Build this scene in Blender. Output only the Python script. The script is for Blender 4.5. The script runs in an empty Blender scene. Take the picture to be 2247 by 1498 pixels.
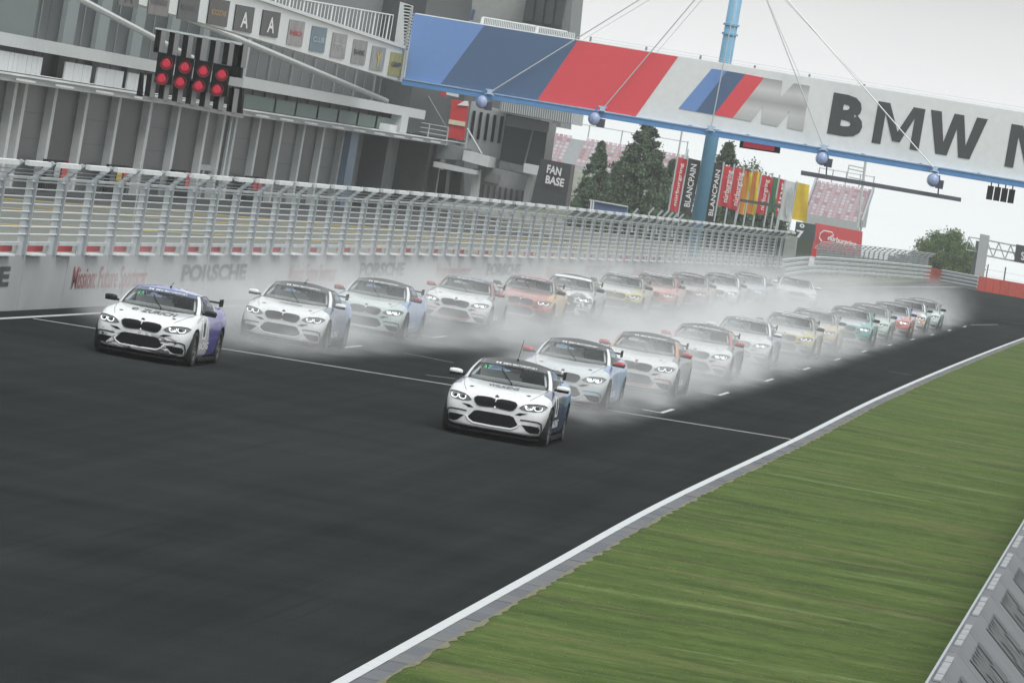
import bpy, bmesh, math, random
from math import *
from mathutils import Vector, Matrix, noise
from mathutils.bvhtree import BVHTree
from mathutils.geometry import delaunay_2d_cdt, tessellate_polygon
random.seed(4)
S = bpy.context.scene
COL = S.collection

# ------------------------------------------------------------------ camera, world, light
FOC, ROLL, CAMH = 12000.0, radians(9.7), 5.15
W0, H0 = 2247, 1498
_v = (2600 - W0/2, 557 - H0/2)
_a = _v[0]*cos(ROLL) + _v[1]*sin(ROLL)
_b = _v[0]*sin(ROLL) - _v[1]*cos(ROLL)
PITCH = atan(_b/FOC); YAW = atan(_a/(FOC/cos(PITCH)))
FWD = Vector((-sin(YAW)*cos(PITCH), cos(YAW)*cos(PITCH), -sin(PITCH)))
_r0 = Vector((cos(YAW), sin(YAW), 0)); _u0 = _r0.cross(FWD)
RGT = _r0*cos(ROLL) + _u0*sin(ROLL)
UPV = _u0*cos(ROLL) - _r0*sin(ROLL)
CAM = Vector((0, 0, CAMH))
cd = bpy.data.cameras.new('camera'); cam = bpy.data.objects.new('camera', cd); COL.objects.link(cam)
cd.sensor_width = 36; cd.lens = FOC/W0*36; cd.clip_start = 1; cd.clip_end = 6000
m = Matrix((RGT, UPV, -FWD)).transposed().to_4x4(); m.translation = CAM
cam.matrix_world = m
S.camera = cam

world = bpy.data.worlds.new('World'); S.world = world; world.use_nodes = True
nt = world.node_tree; nt.nodes.clear()
SUN_EL, SUN_AZ = radians(52), radians(142)
sky = nt.nodes.new('ShaderNodeTexSky'); sky.sky_type = 'NISHITA'; sky.sun_disc = False
sky.sun_elevation = SUN_EL; sky.sun_rotation = SUN_AZ; sky.dust_density = 4
bg1 = nt.nodes.new('ShaderNodeBackground'); bg1.inputs[1].default_value = 0.06
nt.links.new(sky.outputs[0], bg1.inputs[0])
tc = nt.nodes.new('ShaderNodeTexCoord'); sp = nt.nodes.new('ShaderNodeSeparateXYZ')
nt.links.new(tc.outputs['Generated'], sp.inputs[0])
rp = nt.nodes.new('ShaderNodeValToRGB')
nt.links.new(sp.outputs[2], rp.inputs[0])
rp.color_ramp.elements[0].position = 0.0; rp.color_ramp.elements[0].color = (.93, .975, .985, 1)
rp.color_ramp.elements[1].position = 0.042; rp.color_ramp.elements[1].color = (.70, .705, .71, 1)
e = rp.color_ramp.elements.new(.018); e.color = (.92, .93, .94, 1)
e = rp.color_ramp.elements.new(.5); e.color = (.90, .96, .985, 1)
# soft cloud mottling
nz = nt.nodes.new('ShaderNodeTexNoise'); nz.inputs['Scale'].default_value = 9; nz.inputs['Detail'].default_value = 4
mp = nt.nodes.new('ShaderNodeMapping'); mp.inputs['Scale'].default_value = (1, 1, 6)
nt.links.new(tc.outputs['Generated'], mp.inputs[0]); nt.links.new(mp.outputs[0], nz.inputs[0])
mr = nt.nodes.new('ShaderNodeMapRange'); mr.inputs[3].default_value = .93; mr.inputs[4].default_value = 1.07
nt.links.new(nz.outputs[0], mr.inputs[0])
bg2 = nt.nodes.new('ShaderNodeBackground')
nt.links.new(rp.outputs[0], bg2.inputs[0]); nt.links.new(mr.outputs[0], bg2.inputs[1])
mx = nt.nodes.new('ShaderNodeMixShader'); mx.inputs[0].default_value = .93
ow = nt.nodes.new('ShaderNodeOutputWorld')
nt.links.new(bg1.outputs[0], mx.inputs[1]); nt.links.new(bg2.outputs[0], mx.inputs[2]); nt.links.new(mx.outputs[0], ow.inputs[0])

ld = bpy.data.lights.new('sun', 'SUN'); ld.energy = 1.5; ld.angle = radians(28); ld.color = (1, .97, .93)
lo = bpy.data.objects.new('sun', ld); COL.objects.link(lo)
sd = Vector((sin(SUN_AZ)*cos(SUN_EL), cos(SUN_AZ)*cos(SUN_EL), sin(SUN_EL)))
lo.rotation_euler = sd.to_track_quat('Z', 'Y').to_euler(); lo.location = (0, 0, 60)
S.view_settings.view_transform = 'Standard'; S.view_settings.look = 'None'
S.view_settings.exposure = .12; S.view_settings.gamma = 1; S.view_settings.use_curve_mapping = False
S.render.engine = 'CYCLES'
S.cycles.max_bounces = 8; S.cycles.volume_bounces = 5; S.cycles.transparent_max_bounces = 16
S.cycles.glossy_bounces = 3; S.cycles.diffuse_bounces = 2
S.cycles.use_denoising = True
S.cycles.volume_max_steps = 256

# ------------------------------------------------------------------ helpers: picture point -> place on a real plane
def ray(px, py): return FWD*FOC + RGT*(px - W0/2) - UPV*(py - H0/2)
def onX(px, py, X): d = ray(px, py); return CAM + d*(X/d.x)
def onY(px, py, Y): d = ray(px, py); return CAM + d*(Y/d.y)
def onZ(px, py, Z=0): d = ray(px, py); return CAM + d*((Z - CAMH)/d.z)
def onP(px, py, p, n): d = ray(px, py); return CAM + d*((Vector(p) - CAM).dot(n)/d.dot(n))

# ------------------------------------------------------------------ materials
MATS = {}
def mat(name, col=(.5, .5, .5), rough=.6, metal=0, noise_amt=.12, scale=3, emit=None, estr=0, bump=0, coat=0, stretch=(1, 1, 1), spec=.5):
    if name in MATS: return MATS[name]
    M = bpy.data.materials.new(name); M.use_nodes = True
    t = M.node_tree; b = t.nodes['Principled BSDF']
    b.inputs['Roughness'].default_value = rough; b.inputs['Metallic'].default_value = metal
    b.inputs['Coat Weight'].default_value = coat; b.inputs['Specular IOR Level'].default_value = spec
    b.inputs['Base Color'].default_value = (*col, 1)
    if noise_amt or bump:
        c = t.nodes.new('ShaderNodeTexCoord'); mp = t.nodes.new('ShaderNodeMapping'); mp.inputs['Scale'].default_value = stretch
        n = t.nodes.new('ShaderNodeTexNoise'); n.inputs['Scale'].default_value = scale; n.inputs['Detail'].default_value = 6
        t.links.new(c.outputs['Object'], mp.inputs[0]); t.links.new(mp.outputs[0], n.inputs[0])
        mm = t.nodes.new('ShaderNodeMapRange'); mm.inputs[3].default_value = 1 - noise_amt*2; mm.inputs[4].default_value = 1 + noise_amt*2
        t.links.new(n.outputs[0], mm.inputs[0])
        mu = t.nodes.new('ShaderNodeVectorMath'); mu.operation = 'SCALE'; mu.inputs[0].default_value = col
        t.links.new(mm.outputs[0], mu.inputs['Scale']); t.links.new(mu.outputs[0], b.inputs['Base Color'])
        if bump:
            bp = t.nodes.new('ShaderNodeBump'); bp.inputs['Strength'].default_value = bump; bp.inputs['Distance'].default_value = .02
            t.links.new(n.outputs[0], bp.inputs['Height']); t.links.new(bp.outputs[0], b.inputs['Normal'])
    if emit:
        b.inputs['Emission Color'].default_value = (*emit, 1); b.inputs['Emission Strength'].default_value = estr
    MATS[name] = M
    return M

def nd(t, typ, **kw):
    n = t.nodes.new(typ)
    for k, v in kw.items(): setattr(n, k, v)
    return n
def math_(t, op, a, b=None, c=None, clamp=False):
    n = t.nodes.new('ShaderNodeMath'); n.operation = op; n.use_clamp = clamp
    for i, v in enumerate((a, b, c)):
        if v is None: continue
        if isinstance(v, (int, float)): n.inputs[i].default_value = v
        else: t.links.new(v, n.inputs[i])
    return n.outputs[0]
def sstep(t, v, lo, hi):
    n = t.nodes.new('ShaderNodeMapRange'); n.interpolation_type = 'SMOOTHSTEP'
    for i, x in ((0, v), (1, lo), (2, hi)):
        if isinstance(x, (int, float)): n.inputs[i].default_value = x
        else: t.links.new(x, n.inputs[i])
    return n.outputs[0]
def mixc(t, f, a, b):
    n = t.nodes.new('ShaderNodeMix'); n.data_type = 'RGBA'
    t.links.new(f, n.inputs['Factor']) if not isinstance(f, (int, float)) else setattr(n.inputs['Factor'], 'default_value', f)
    for s, v in (('A', a), ('B', b)):
        i = [x for x in n.inputs if x.name == s and x.type == 'RGBA'][0]
        if isinstance(v, tuple): i.default_value = (*v, 1)
        else: t.links.new(v, i)
    return [x for x in n.outputs if x.type == 'RGBA'][0]

# ------------------------------------------------------------------ mesh helpers
class MB:
    def __init__(s): s.v = []; s.f = []; s.mi = []
    def add(s, vs, fs, mi=0):
        o = len(s.v); s.v += [tuple(v) for v in vs]; s.f += [tuple(i + o for i in f) for f in fs]; s.mi += [mi]*len(fs)
        return s
    def box(s, x0, x1, y0, y1, z0, z1, mi=0):
        vs = [(x, y, z) for z in (z0, z1) for y in (y0, y1) for x in (x0, x1)]
        return s.add(vs, [(0, 2, 3, 1), (4, 5, 7, 6), (0, 1, 5, 4), (2, 6, 7, 3), (0, 4, 6, 2), (1, 3, 7, 5)], mi)
    def hexa(s, a, b, mi=0):   # two matching quads a (front) and b (back)
        return s.add(list(a) + list(b), [(0, 1, 2, 3), (7, 6, 5, 4), (0, 4, 5, 1), (1, 5, 6, 2), (2, 6, 7, 3), (3, 7, 4, 0)], mi)
    def tube(s, pts, r, n=8, mi=0, r1=None):
        pts = [Vector(p) for p in pts]; rings = []
        for i, p in enumerate(pts):
            d = (pts[min(i+1, len(pts)-1)] - pts[max(i-1, 0)]).normalized()
            u = d.cross(Vector((0, 0, 1)));
            if u.length < .05: u = d.cross(Vector((1, 0, 0)))
            u.normalize(); w = d.cross(u)
            rr = r if r1 is None else r + (r1 - r)*i/(len(pts)-1)
            rings.append([p + u*rr*cos(2*pi*k/n) + w*rr*sin(2*pi*k/n) for k in range(n)])
        vs = [v for R in rings for v in R]; fs = []
        for i in range(len(pts)-1):
            for k in range(n): fs.append((i*n+k, i*n+(k+1) % n, (i+1)*n+(k+1) % n, (i+1)*n+k))
        fs.append(tuple(reversed(range(n)))); fs.append(tuple(range((len(pts)-1)*n, len(pts)*n)))
        return s.add(vs, fs, mi)
    def lathe(s, prof, n=24, axis='x', c=(0, 0, 0), mi=0, closed=False):
        vs = []; fs = []; m = len(prof)
        for k in range(n):
            a = 2*pi*k/n
            for (t, r) in prof:
                p = {'x': (t, r*cos(a), r*sin(a)), 'z': (r*cos(a), r*sin(a), t), 'y': (r*cos(a), t, r*sin(a))}[axis]
                vs.append((p[0]+c[0], p[1]+c[1], p[2]+c[2]))
        for k in range(n):
            for i in range(m-1 + (1 if closed else 0)):
                j = (i+1) % m
                fs.append((k*m+i, ((k+1) % n)*m+i, ((k+1) % n)*m+j, k*m+j))
        return s.add(vs, fs, mi)
    def build(s, name, mats=None, parent=None, smooth=False, kind=None, recalc=True):
        me = bpy.data.meshes.new(name); me.from_pydata(s.v, [], s.f); me.update()
        if recalc:
            bm = bmesh.new(); bm.from_mesh(me); bmesh.ops.recalc_face_normals(bm, faces=bm.faces); bm.to_mesh(me); bm.free()
        mats = mats if isinstance(mats, (list, tuple)) else [mats]
        for q in mats: me.materials.append(q)
        if len(mats) > 1: me.polygons.foreach_set('material_index', s.mi)
        if smooth: me.polygons.foreach_set('use_smooth', [True]*len(me.polygons))
        o = bpy.data.objects.new(name, me); COL.objects.link(o)
        if parent: o.parent = parent
        if kind: o['kind'] = kind
        return o
def tag(o, label, cat=None, group=None):
    o['label'] = label
    if cat: o['category'] = cat
    if group: o['group'] = group
    return o
def empty(name, loc=(0, 0, 0), label=None, cat=None, group=None):
    o = bpy.data.objects.new(name, None); COL.objects.link(o); o.location = loc; o.empty_display_size = .2
    if label: tag(o, label, cat, group)
    return o
def rel(parent, pts): return [Vector(p) - parent.location for p in pts]
def copy_tree(o, parent=None):
    c = o.copy(); COL.objects.link(c)
    if parent: c.parent = parent
    for ch in o.children: copy_tree(ch, c)
    return c
def dup(o, parent, loc=None, name=None):
    c = o.copy(); COL.objects.link(c); c.parent = parent
    if loc is not None: c.location = loc
    return c
def text_geo(body, bold=0.0):
    cu = bpy.data.curves.new('t', 'FONT'); cu.body = body; cu.size = 1; cu.offset = bold; cu.resolution_u = 3
    o = bpy.data.objects.new('t', cu); COL.objects.link(o)
    dg = bpy.context.evaluated_depsgraph_get(); me = bpy.data.meshes.new_from_object(o.evaluated_get(dg))
    vs = [tuple(v.co) for v in me.vertices]; fs = [tuple(p.vertices) for p in me.polygons]
    bpy.data.objects.remove(o); bpy.data.meshes.remove(me)
    x0 = min(v[0] for v in vs); x1 = max(v[0] for v in vs); y0 = min(v[1] for v in vs); y1 = max(v[1] for v in vs)
    return [((v[0]-x0)/(x1-x0), (v[1]-y0)/(y1-y0)) for v in vs], fs
TG = {}
def lettering(body, fn, m_, parent, bold=0.0, name='lettering', subdiv=0):
    k = (body, bold)
    if k not in TG: TG[k] = text_geo(body, bold)
    uv, fs = TG[k]
    mb = MB().add([fn(u, v) for u, v in uv], fs)
    return mb.build(name, m_, parent, recalc=False)
def slab(name, quad, off, m_, parent=None):
    """quad of world points, extruded by vector off (away from camera)"""
    a = [Vector(p) for p in quad]; off = Vector(off)
    if parent: a = rel(parent, a)
    return MB().hexa(a, [p + off for p in a]).build(name, m_, parent)
def qX(X, *ps): return [onX(x, y, X) for x, y in ps]
def qY(Y, *ps): return [onY(x, y, Y) for x, y in ps]
def beamX(px0, py0, px1, py1, X): pass

# common materials
M_conc = mat('concrete', (.37, .38, .385), .8, noise_amt=.10, scale=.8, bump=.3)
M_gal = mat('galvanised_steel', (.40, .43, .45), .5, .35, .10, 6)
M_galp = mat('pale_steel_plate', (.52, .555, .57), .5, .2, .10, 2)
M_white = mat('white_paint', (.76, .78, .78), .5, noise_amt=.05)
M_offw = mat('off_white_cladding', (.62, .645, .65), .55, noise_amt=.06)
M_lgrey = mat('light_grey_cladding', (.42, .44, .45), .55, noise_amt=.06)
M_mgrey = mat('mid_grey_cladding', (.20, .215, .22), .6, noise_amt=.08)
M_dgrey = mat('dark_grey_cladding', (.055, .06, .064), .5, noise_amt=.12)
M_black = mat('black_plastic', (.010, .011, .012), .7, noise_amt=.1, spec=.15)
M_red = mat('red_paint', (.55, .035, .04), .5, noise_amt=.06)
M_blue = mat('gantry_blue_paint', (.10, .27, .56), .45, noise_amt=.06)
M_pblue = mat('mast_blue_paint', (.19, .43, .63), .45, noise_amt=.06)
M_glassd = mat('dark_window_glass', (.036, .046, .048), .35, noise_amt=.35, scale=.25, spec=.3)
M_glassg = mat('green_balustrade_glass', (.11, .165, .14), .15, noise_amt=.1, scale=.4)
M_cable = mat('steel_cable', (.55, .57, .58), .4, .3, 0)
M_ink = mat('black_print', (.05, .055, .058), .6, noise_amt=0)
M_inkw = mat('white_print', (.8, .8, .8), .6, noise_amt=0)
M_inkr = mat('red_print', (.30, .045, .055), .6, noise_amt=0)
M_yel = mat('yellow_paint', (.62, .45, .06), .6)

# ------------------------------------------------------------------ ground, track
def ribbon(name, left, right, z, m_, kind='structure', parent=None, sub=3.0, nx=1, jit=0):
    """left/right: polylines of (x,y), resampled by y"""
    def at(pl, y):
        for (x0, y0), (x1, y1) in zip(pl, pl[1:]):
            if y <= y1: break
        t = (y-y0)/(y1-y0); return x0 + (x1-x0)*t
    ya = max(left[0][1], right[0][1]); yb = min(left[-1][1], right[-1][1]); n = max(2, int((yb-ya)/sub))
    vs = []; fs = []
    for i in range(n+1):
        y = ya + (yb-ya)*i/n; a = at(left, y); b = at(right, y) + (random.uniform(-jit, jit) if jit else 0)
        for k in range(nx+1): vs.append((a + (b-a)*k/nx, y, z))
    for i in range(n):
        for k in range(nx): q = i*(nx+1)+k; fs.append((q, q+1, q+nx+2, q+nx+1))
    o = MB().add(vs, fs).build(name, m_, parent, recalc=False)
    if kind: o['kind'] = kind
    return o
def smooth_poly(pts, n=8):
    out = []
    P = [Vector((*p, 0)) for p in pts]
    for i in range(len(P)-1):
        p0 = P[max(i-1, 0)]; p1 = P[i]; p2 = P[i+1]; p3 = P[min(i+2, len(P)-1)]
        for k in range(n):
            t = k/n
            q = .5*((2*p1) + (p2-p0)*t + (2*p0-5*p1+4*p2-p3)*t*t + (3*p1-p0-3*p2+p3)*t**3)
            out.append((q.x, q.y))
    out.append(tuple(P[-1].xy)); return out
def shift(pl, dx): return [(x+dx, y) for x, y in pl]

RL = smooth_poly([(-6.6, 20), (-6.93, 49), (-7.12, 67), (-7.30, 85), (-7.30, 112), (-7.38, 146), (-7.2, 195), (-6.72, 259), (-6.0, 310), (-4.6, 370), (-2, 440)])
LL = smooth_poly([(-22.45, 20), (-22.45, 105), (-22.45, 131), (-22.1, 162), (-21.3, 210), (-20.3, 260), (-18.96, 301), (-17.6, 345), (-16.2, 385), (-14.2, 420), (-11.5, 450)])

def asphalt():
    M = bpy.data.materials.new('asphalt'); M.use_nodes = True; t = M.node_tree; b = t.nodes['Principled BSDF']
    c = nd(t, 'ShaderNodeTexCoord')
    def nz(scale, st, det=6, rough=.55):
        mp = nd(t, 'ShaderNodeMapping'); mp.inputs['Scale'].default_value = st; t.links.new(c.outputs['Object'], mp.inputs[0])
        n = nd(t, 'ShaderNodeTexNoise'); n.inputs['Scale'].default_value = scale; n.inputs['Detail'].default_value = det; n.inputs['Roughness'].default_value = rough
        t.links.new(mp.outputs[0], n.inputs[0]); return n.outputs[0]
    big = nz(.35, (1, .12, 1)); streak = nz(2.2, (1, .02, 1), 3); pan = nz(.55, (.35, .8, 1), 5, .6); grain = nz(45, (1, .35, 1), 3)
    v = math_(t, 'MULTIPLY_ADD', big, 1.0, -.5); v2 = math_(t, 'MULTIPLY_ADD', streak, .5, -.25)
    v3 = math_(t, 'MULTIPLY_ADD', pan, .7, -.35); v4 = math_(t, 'MULTIPLY_ADD', grain, .5, -.25)
    s = math_(t, 'ADD', math_(t, 'ADD', v, v2), math_(t, 'ADD', v3, v4)); s = math_(t, 'ADD', s, 1.0)
    vm = nd(t, 'ShaderNodeVectorMath', operation='SCALE'); vm.inputs[0].default_value = (.0290, .0312, .0322)
    t.links.new(s, vm.inputs['Scale'])
    # thin pale skid and repair scratches running with the track
    sk = nz(5, (1.2, .012, 1), 1); skm = sstep(t, sk, .66, .70); skm = math_(t, 'MULTIPLY', skm, .5)
    out = mixc(t, skm, vm.outputs[0], (.022, .025, .026))
    t.links.new(out, b.inputs['Base Color'])
    b.inputs['Roughness'].default_value = .8; b.inputs['Specular IOR Level'].default_value = .0
    bp = nd(t, 'ShaderNodeBump'); bp.inputs['Strength'].default_value = .35; bp.inputs['Distance'].default_value = .01
    t.links.new(grain, bp.inputs['Height']); t.links.new(bp.outputs[0], b.inputs['Normal'])
    return M
M_asph = asphalt()
M_pit = mat('pit_lane_asphalt', (.17, .175, .15), .8, noise_amt=.14, scale=.25, stretch=(1, .3, 1))
def grassmat():
    M = bpy.data.materials.new('grass'); M.use_nodes = True; t = M.node_tree; b = t.nodes['Principled BSDF']
    c = nd(t, 'ShaderNodeTexCoord')
    def nz(scale, st, det=5, rough=.6):
        mp = nd(t, 'ShaderNodeMapping'); mp.inputs['Scale'].default_value = st; t.links.new(c.outputs['Object'], mp.inputs[0])
        n = nd(t, 'ShaderNodeTexNoise'); n.inputs['Scale'].default_value = scale; n.inputs['Detail'].default_value = det; n.inputs['Roughness'].default_value = rough
        t.links.new(mp.outputs[0], n.inputs[0]); return n.outputs[0]
    a = nz(.5, (.3, 1.2, 1), 4); s1 = nz(1.0, (.42, 1.0, 1), 8, .72); f = nz(9, (.45, .9, 1), 6, .78)
    base = mixc(t, sstep(t, s1, .35, .65), (.050, .084, .016), (.096, .140, .032))
    base = mixc(t, math_(t, 'MULTIPLY', sstep(t, a, .50, .66), .8), base, (.135, .145, .050))
    th = nz(.55, (.22, 1.3, 1), 6, .68); base = mixc(t, math_(t, 'MULTIPLY', sstep(t, th, .57, .67), .6), base, (.165, .215, .080)); th2 = nz(.6, (.35, 1.0, 1), 6, .68); base = mixc(t, math_(t, 'MULTIPLY', sstep(t, th2, .53, .64), .7), base, (.036, .058, .015))
    sc = math_(t, 'MULTIPLY_ADD', f, 1.9, .05)
    vm = nd(t, 'ShaderNodeVectorMath', operation='SCALE'); t.links.new(base, vm.inputs[0]); t.links.new(sc, vm.inputs['Scale'])
    t.links.new(vm.outputs[0], b.inputs['Base Color']); b.inputs['Roughness'].default_value = .9; b.inputs['Specular IOR Level'].default_value = .1
    bp = nd(t, 'ShaderNodeBump'); bp.inputs['Strength'].default_value = .6; bp.inputs['Distance'].default_value = .05
    t.links.new(f, bp.inputs['Height']); t.links.new(bp.outputs[0], b.inputs['Normal'])
    return M
M_grass = grassmat()
M_blade = mat('grass_blade', (.21, .28, .10), .8, noise_amt=.22, scale=.7, stretch=(.3, 1.2, 1), spec=.1)
_t = M_blade.node_tree; _tl = nd(_t, 'ShaderNodeBsdfTranslucent'); _tl.inputs[0].default_value = (.24, .31, .11, 1); _mx = nd(_t, 'ShaderNodeMixShader'); _mx.inputs[0].default_value = .5
_t.links.new(_t.nodes['Principled BSDF'].outputs[0], _mx.inputs[1]); _t.links.new(_tl.outputs[0], _mx.inputs[2]); _t.links.new(_mx.outputs[0], _t.nodes['Material Output'].inputs[0])
M_line = mat('white_line_paint', (.56, .575, .58), .55, noise_amt=.07, scale=4)
M_kerb = mat('grey_paving', (.155, .16, .175), .8, noise_amt=.2, scale=2.5)
M_dirt = mat('dry_grass_edge', (.17, .16, .09), .9, noise_amt=.3, scale=6)

_gv = []; _gy = [(-200, -.03), (300, -.03), (500, -.03), (600, -6), (800, -30), (1500, -90), (5200, -95)]
for _y, _z in _gy: _gv += [(-2500, _y, _z), (-200, _y, _z), (0, _y, _z), (200, _y, _z), (2500, _y, _z)]
_gf = [(r*5+c, r*5+c+1, r*5+c+6, r*5+c+5) for r in range(len(_gy)-1) for c in range(4)]
base = MB().add(_gv, _gf).build('ground', mat('far_ground', (.10, .125, .055), .9, noise_amt=.2, scale=.02), recalc=False)
base['kind'] = 'structure'
ribbon('track', shift(LL, -.72), shift(RL, .1), 0, M_asph, nx=4)
far = MB().add([(-14.6, 448, -.004), (-1.8, 438, -.004), (30, 560, -.004), (20, 600, -.004)], [(0, 1, 2, 3)]).build('track_bend', M_asph, recalc=False); far['kind'] = 'structure'
ap = MB().add([(-19.3, 330, -.012), (4, 330, -.012), (22, 470, -.012), (-17, 470, -.012)], [(0, 1, 2, 3)]).build('run_off_asphalt', M_asph, recalc=False); ap['kind'] = 'structure'
ribbon('track_edge_line', shift(LL, -.07), shift(LL, .07), .004, M_line)
ribbon('track_edge_line', RL, shift(RL, .125), .004, M_line)
# grey paving strip, one slab after another with joints
kerb = ribbon('edge_paving_bed', shift(RL, .10), shift(RL, .60), -.012, mat('paving_joint', (.05, .05, .05), .9))
def xat(pl, y):
    for (x0, y0), (x1, y1) in zip(pl, pl[1:]):
        if y <= y1: break
    return x0 + (x1-x0)*(y-y0)/(y1-y0)
pav = []
y = 40.0; k = 0
slab_mb = MB().box(0, .22, 0, .985, -.03, .012)
slab_mats = [mat('paving_slab_%s' % n, c, .8, noise_amt=.16, scale=4) for n, c in (('cool', (.118, .125, .140)), ('warm', (.130, .130, .132)), ('dark', (.100, .106, .118)))]
first = None
while y < 330:
    o = None
    if first is None:
        first = slab_mb.build('paving_slab', slab_mats[0], kerb); o = first
    else:
        o = first.copy(); COL.objects.link(o)
    o.location = (xat(RL, y) + .135, y, random.uniform(-.004, .004)); o.rotation_euler.z = random.uniform(-.004, .004)
    o.material_slots[0].link = 'OBJECT'; o.material_slots[0].material = random.choice(slab_mats)
    y += 1.0
gr_l = shift(RL, .36)
ribbon('dry_grass_edge', shift(RL, .335), shift(RL, .385), .014, M_dirt, kind='stuff', sub=.35, jit=.045)
WALLR = [(-1.78, 10), (-1.78, 330)]
grs = ribbon('grass', gr_l, [(-1.62, 10), (-1.62, 330)], .008, M_grass, kind='structure', nx=3)
# real blades on top of the sheet
rb = random.Random(9); vs = []; fs = []
for i in range(15000):
    yb = 48 + 130*(rb.random()**1.7); xl = xat(RL, yb) + .35; xb = xl + (rb.random()**1.15)*(-1.7-xl)
    h = rb.uniform(.008, .026); a = rb.uniform(0, pi); w = rb.uniform(.004, .010)*(1+yb/120); lx = rb.uniform(-.04, .06); ly = rb.uniform(-.02, .02)
    o = len(vs); vs += [(xb-w*cos(a), yb-w*sin(a), .004), (xb+w*cos(a), yb+w*sin(a), .004), (xb+lx, yb+ly, h)]; fs.append((o, o+1, o+2))
gb = MB().add(vs, fs).build('grass_blades', M_blade, kind='stuff', recalc=False); tag(gb, 'short mown green grass verge beside the track', 'grass')

# start line, thin white, dashed ends
def strip(name, a, b, w, z=.004, m_=M_line, parent=None):
    a = Vector((*a, 0)); b = Vector((*b, 0)); d = (b-a).normalized(); n = Vector((-d.y, d.x, 0))*w/2
    q = [a-n, b-n, b+n, a+n]
    return MB().add([(p.x, p.y, z) for p in q], [(0, 1, 2, 3)]).build(name, m_, parent, recalc=False)
o = strip('start_line', (-22.3, 107.3), (-7.3, 113.0), .22, mat and .005); o['kind'] = 'structure'
M_fade = mat('worn_line_paint', (.22, .225, .225), .6, noise_amt=.35, scale=3)
o.data.materials[0] = mat('thin_line_paint', (.42, .43, .43), .6, noise_amt=.25, scale=5)
# grid boxes
def gridbox(xr, yf, w=2.0, front=True):
    """front-right corner bracket at (xr, yf)"""
    g = empty('grid_marking', (xr, yf, 0)); g['kind'] = 'structure'
    mb = MB()
    def q(x0, x1, y0, y1): mb.add([(x0, y0, .005), (x1, y0, .005), (x1, y1, .005), (x0, y1, .005)], [(0, 1, 2, 3)])
    q(-.42, .04, -.11, .11); q(-.05, .04, .11, 2.7)
    o = mb.build('painted_line', M_line, g, recalc=False); o['kind'] = 'structure'
    mb = MB(); q(-w, -.42, -.06, .06)
    o = mb.build('worn_line', M_fade, g, recalc=False); o['kind'] = 'structure'
for i in range(11):
    gridbox(-10.2 - (0 if i < 6 else (i-5)*-.12), 114.6 + 14.4*i)
for i in range(12):
    gridbox(-17.75, 118.9 - 0 + 14.4*i - (0))
for (a, b) in (((885, 774), (996, 796)), ((935, 823), (1000, 831)), ((1950, 815), (2000, 823)), ((2105, 689), (2247, 712)), ((2130, 713), (2190, 712))):
    p = onZ(*a); q = onZ(*b); o = strip('worn_line', p.xy, q.xy, .10, .005, M_fade); o['kind'] = 'structure'

# pit lane
WX = -23.12
ribbon('pit_lane', [(-62, 60), (-62, 400)], smooth_poly([(-23.5, 60), (-23.5, 170), (-22.4, 260), (-20.3, 320), (-19.5, 400)]), -.008, M_pit, nx=2)
APR = smooth_poly([(-43.2, 150), (-42.3, 180), (-41.0, 201), (-40.4, 211), (-39.2, 228), (-37.9, 241), (-36.6, 260), (-33.5, 310)])
ribbon('pit_apron', [(-47, 150), (-47, 310)], APR, -.002, mat('dark_apron', (.060, .064, .064), .75, noise_amt=.15, scale=.4))
for dx, w in ((0, .26), (3.2, .18), (7.6, .15)):
    ribbon('pit_lane_line', shift(APR, dx), shift(APR, dx+w), .003, M_yel)
for i in range(16):
    yy = 160 + i*9.5; xx = xat(APR, yy); o = strip('pit_box_marking', (xx+.3, yy), (xx+3.1, yy+.4), .35, .004, M_yel); o['kind'] = 'structure'

# ------------------------------------------------------------------ pit wall with catch fence
def wx(y):  # bend of the wall and fence with the track
    return WX + (0 if y < 150 else .000105*(y-150)**2)
wall = empty('pit_wall', (WX, 100, 0), 'long grey concrete pit wall with sponsor lettering below the mesh fence', 'wall')
def drop(y): return .0026*max(0, min(y, 292)-165)
def wallpt(y, z, dx=0): return Vector((wx(y)+dx, y, z - (drop(y) if z > 0 else 0))) - wall.location
y = 91.9; ys = []
while y < 296: ys.append(y); y += 4.4
cap0 = None
for a, b in zip(ys, ys[1:]):
    b2 = b - .035
    MB().hexa([wallpt(a, 0), wallpt(b2, 0), wallpt(b2, 1.15), wallpt(a, 1.15)], [wallpt(a, 0, -.28), wallpt(b2, 0, -.28), wallpt(b2, 1.15, -.28), wallpt(a, 1.15, -.28)]).build('wall_panel', M_conc, wall)
M_inkp = mat('porsche_print', (.045, .05, .05), .6, noise_amt=0)
def walltext(body, y0, y1, z0, z1, m_, bold):
    # a print 4 mm proud of the panels, broken up along the bend
    lettering(body, lambda u, v: wallpt(y0+(y1-y0)*u, z0+(z1-z0)*v, .012), m_, wall, bold)
for k in range(-1, 6):
    walltext('PORSCHE', 127.35+28.05*k, 136.3+28.05*k, .50, .92, M_inkp, .045)
    walltext('Mission: Future Sportscar', 114.6+28.4*k, 123.0+28.2*k, .26, .90, M_inkr, .012)
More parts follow.
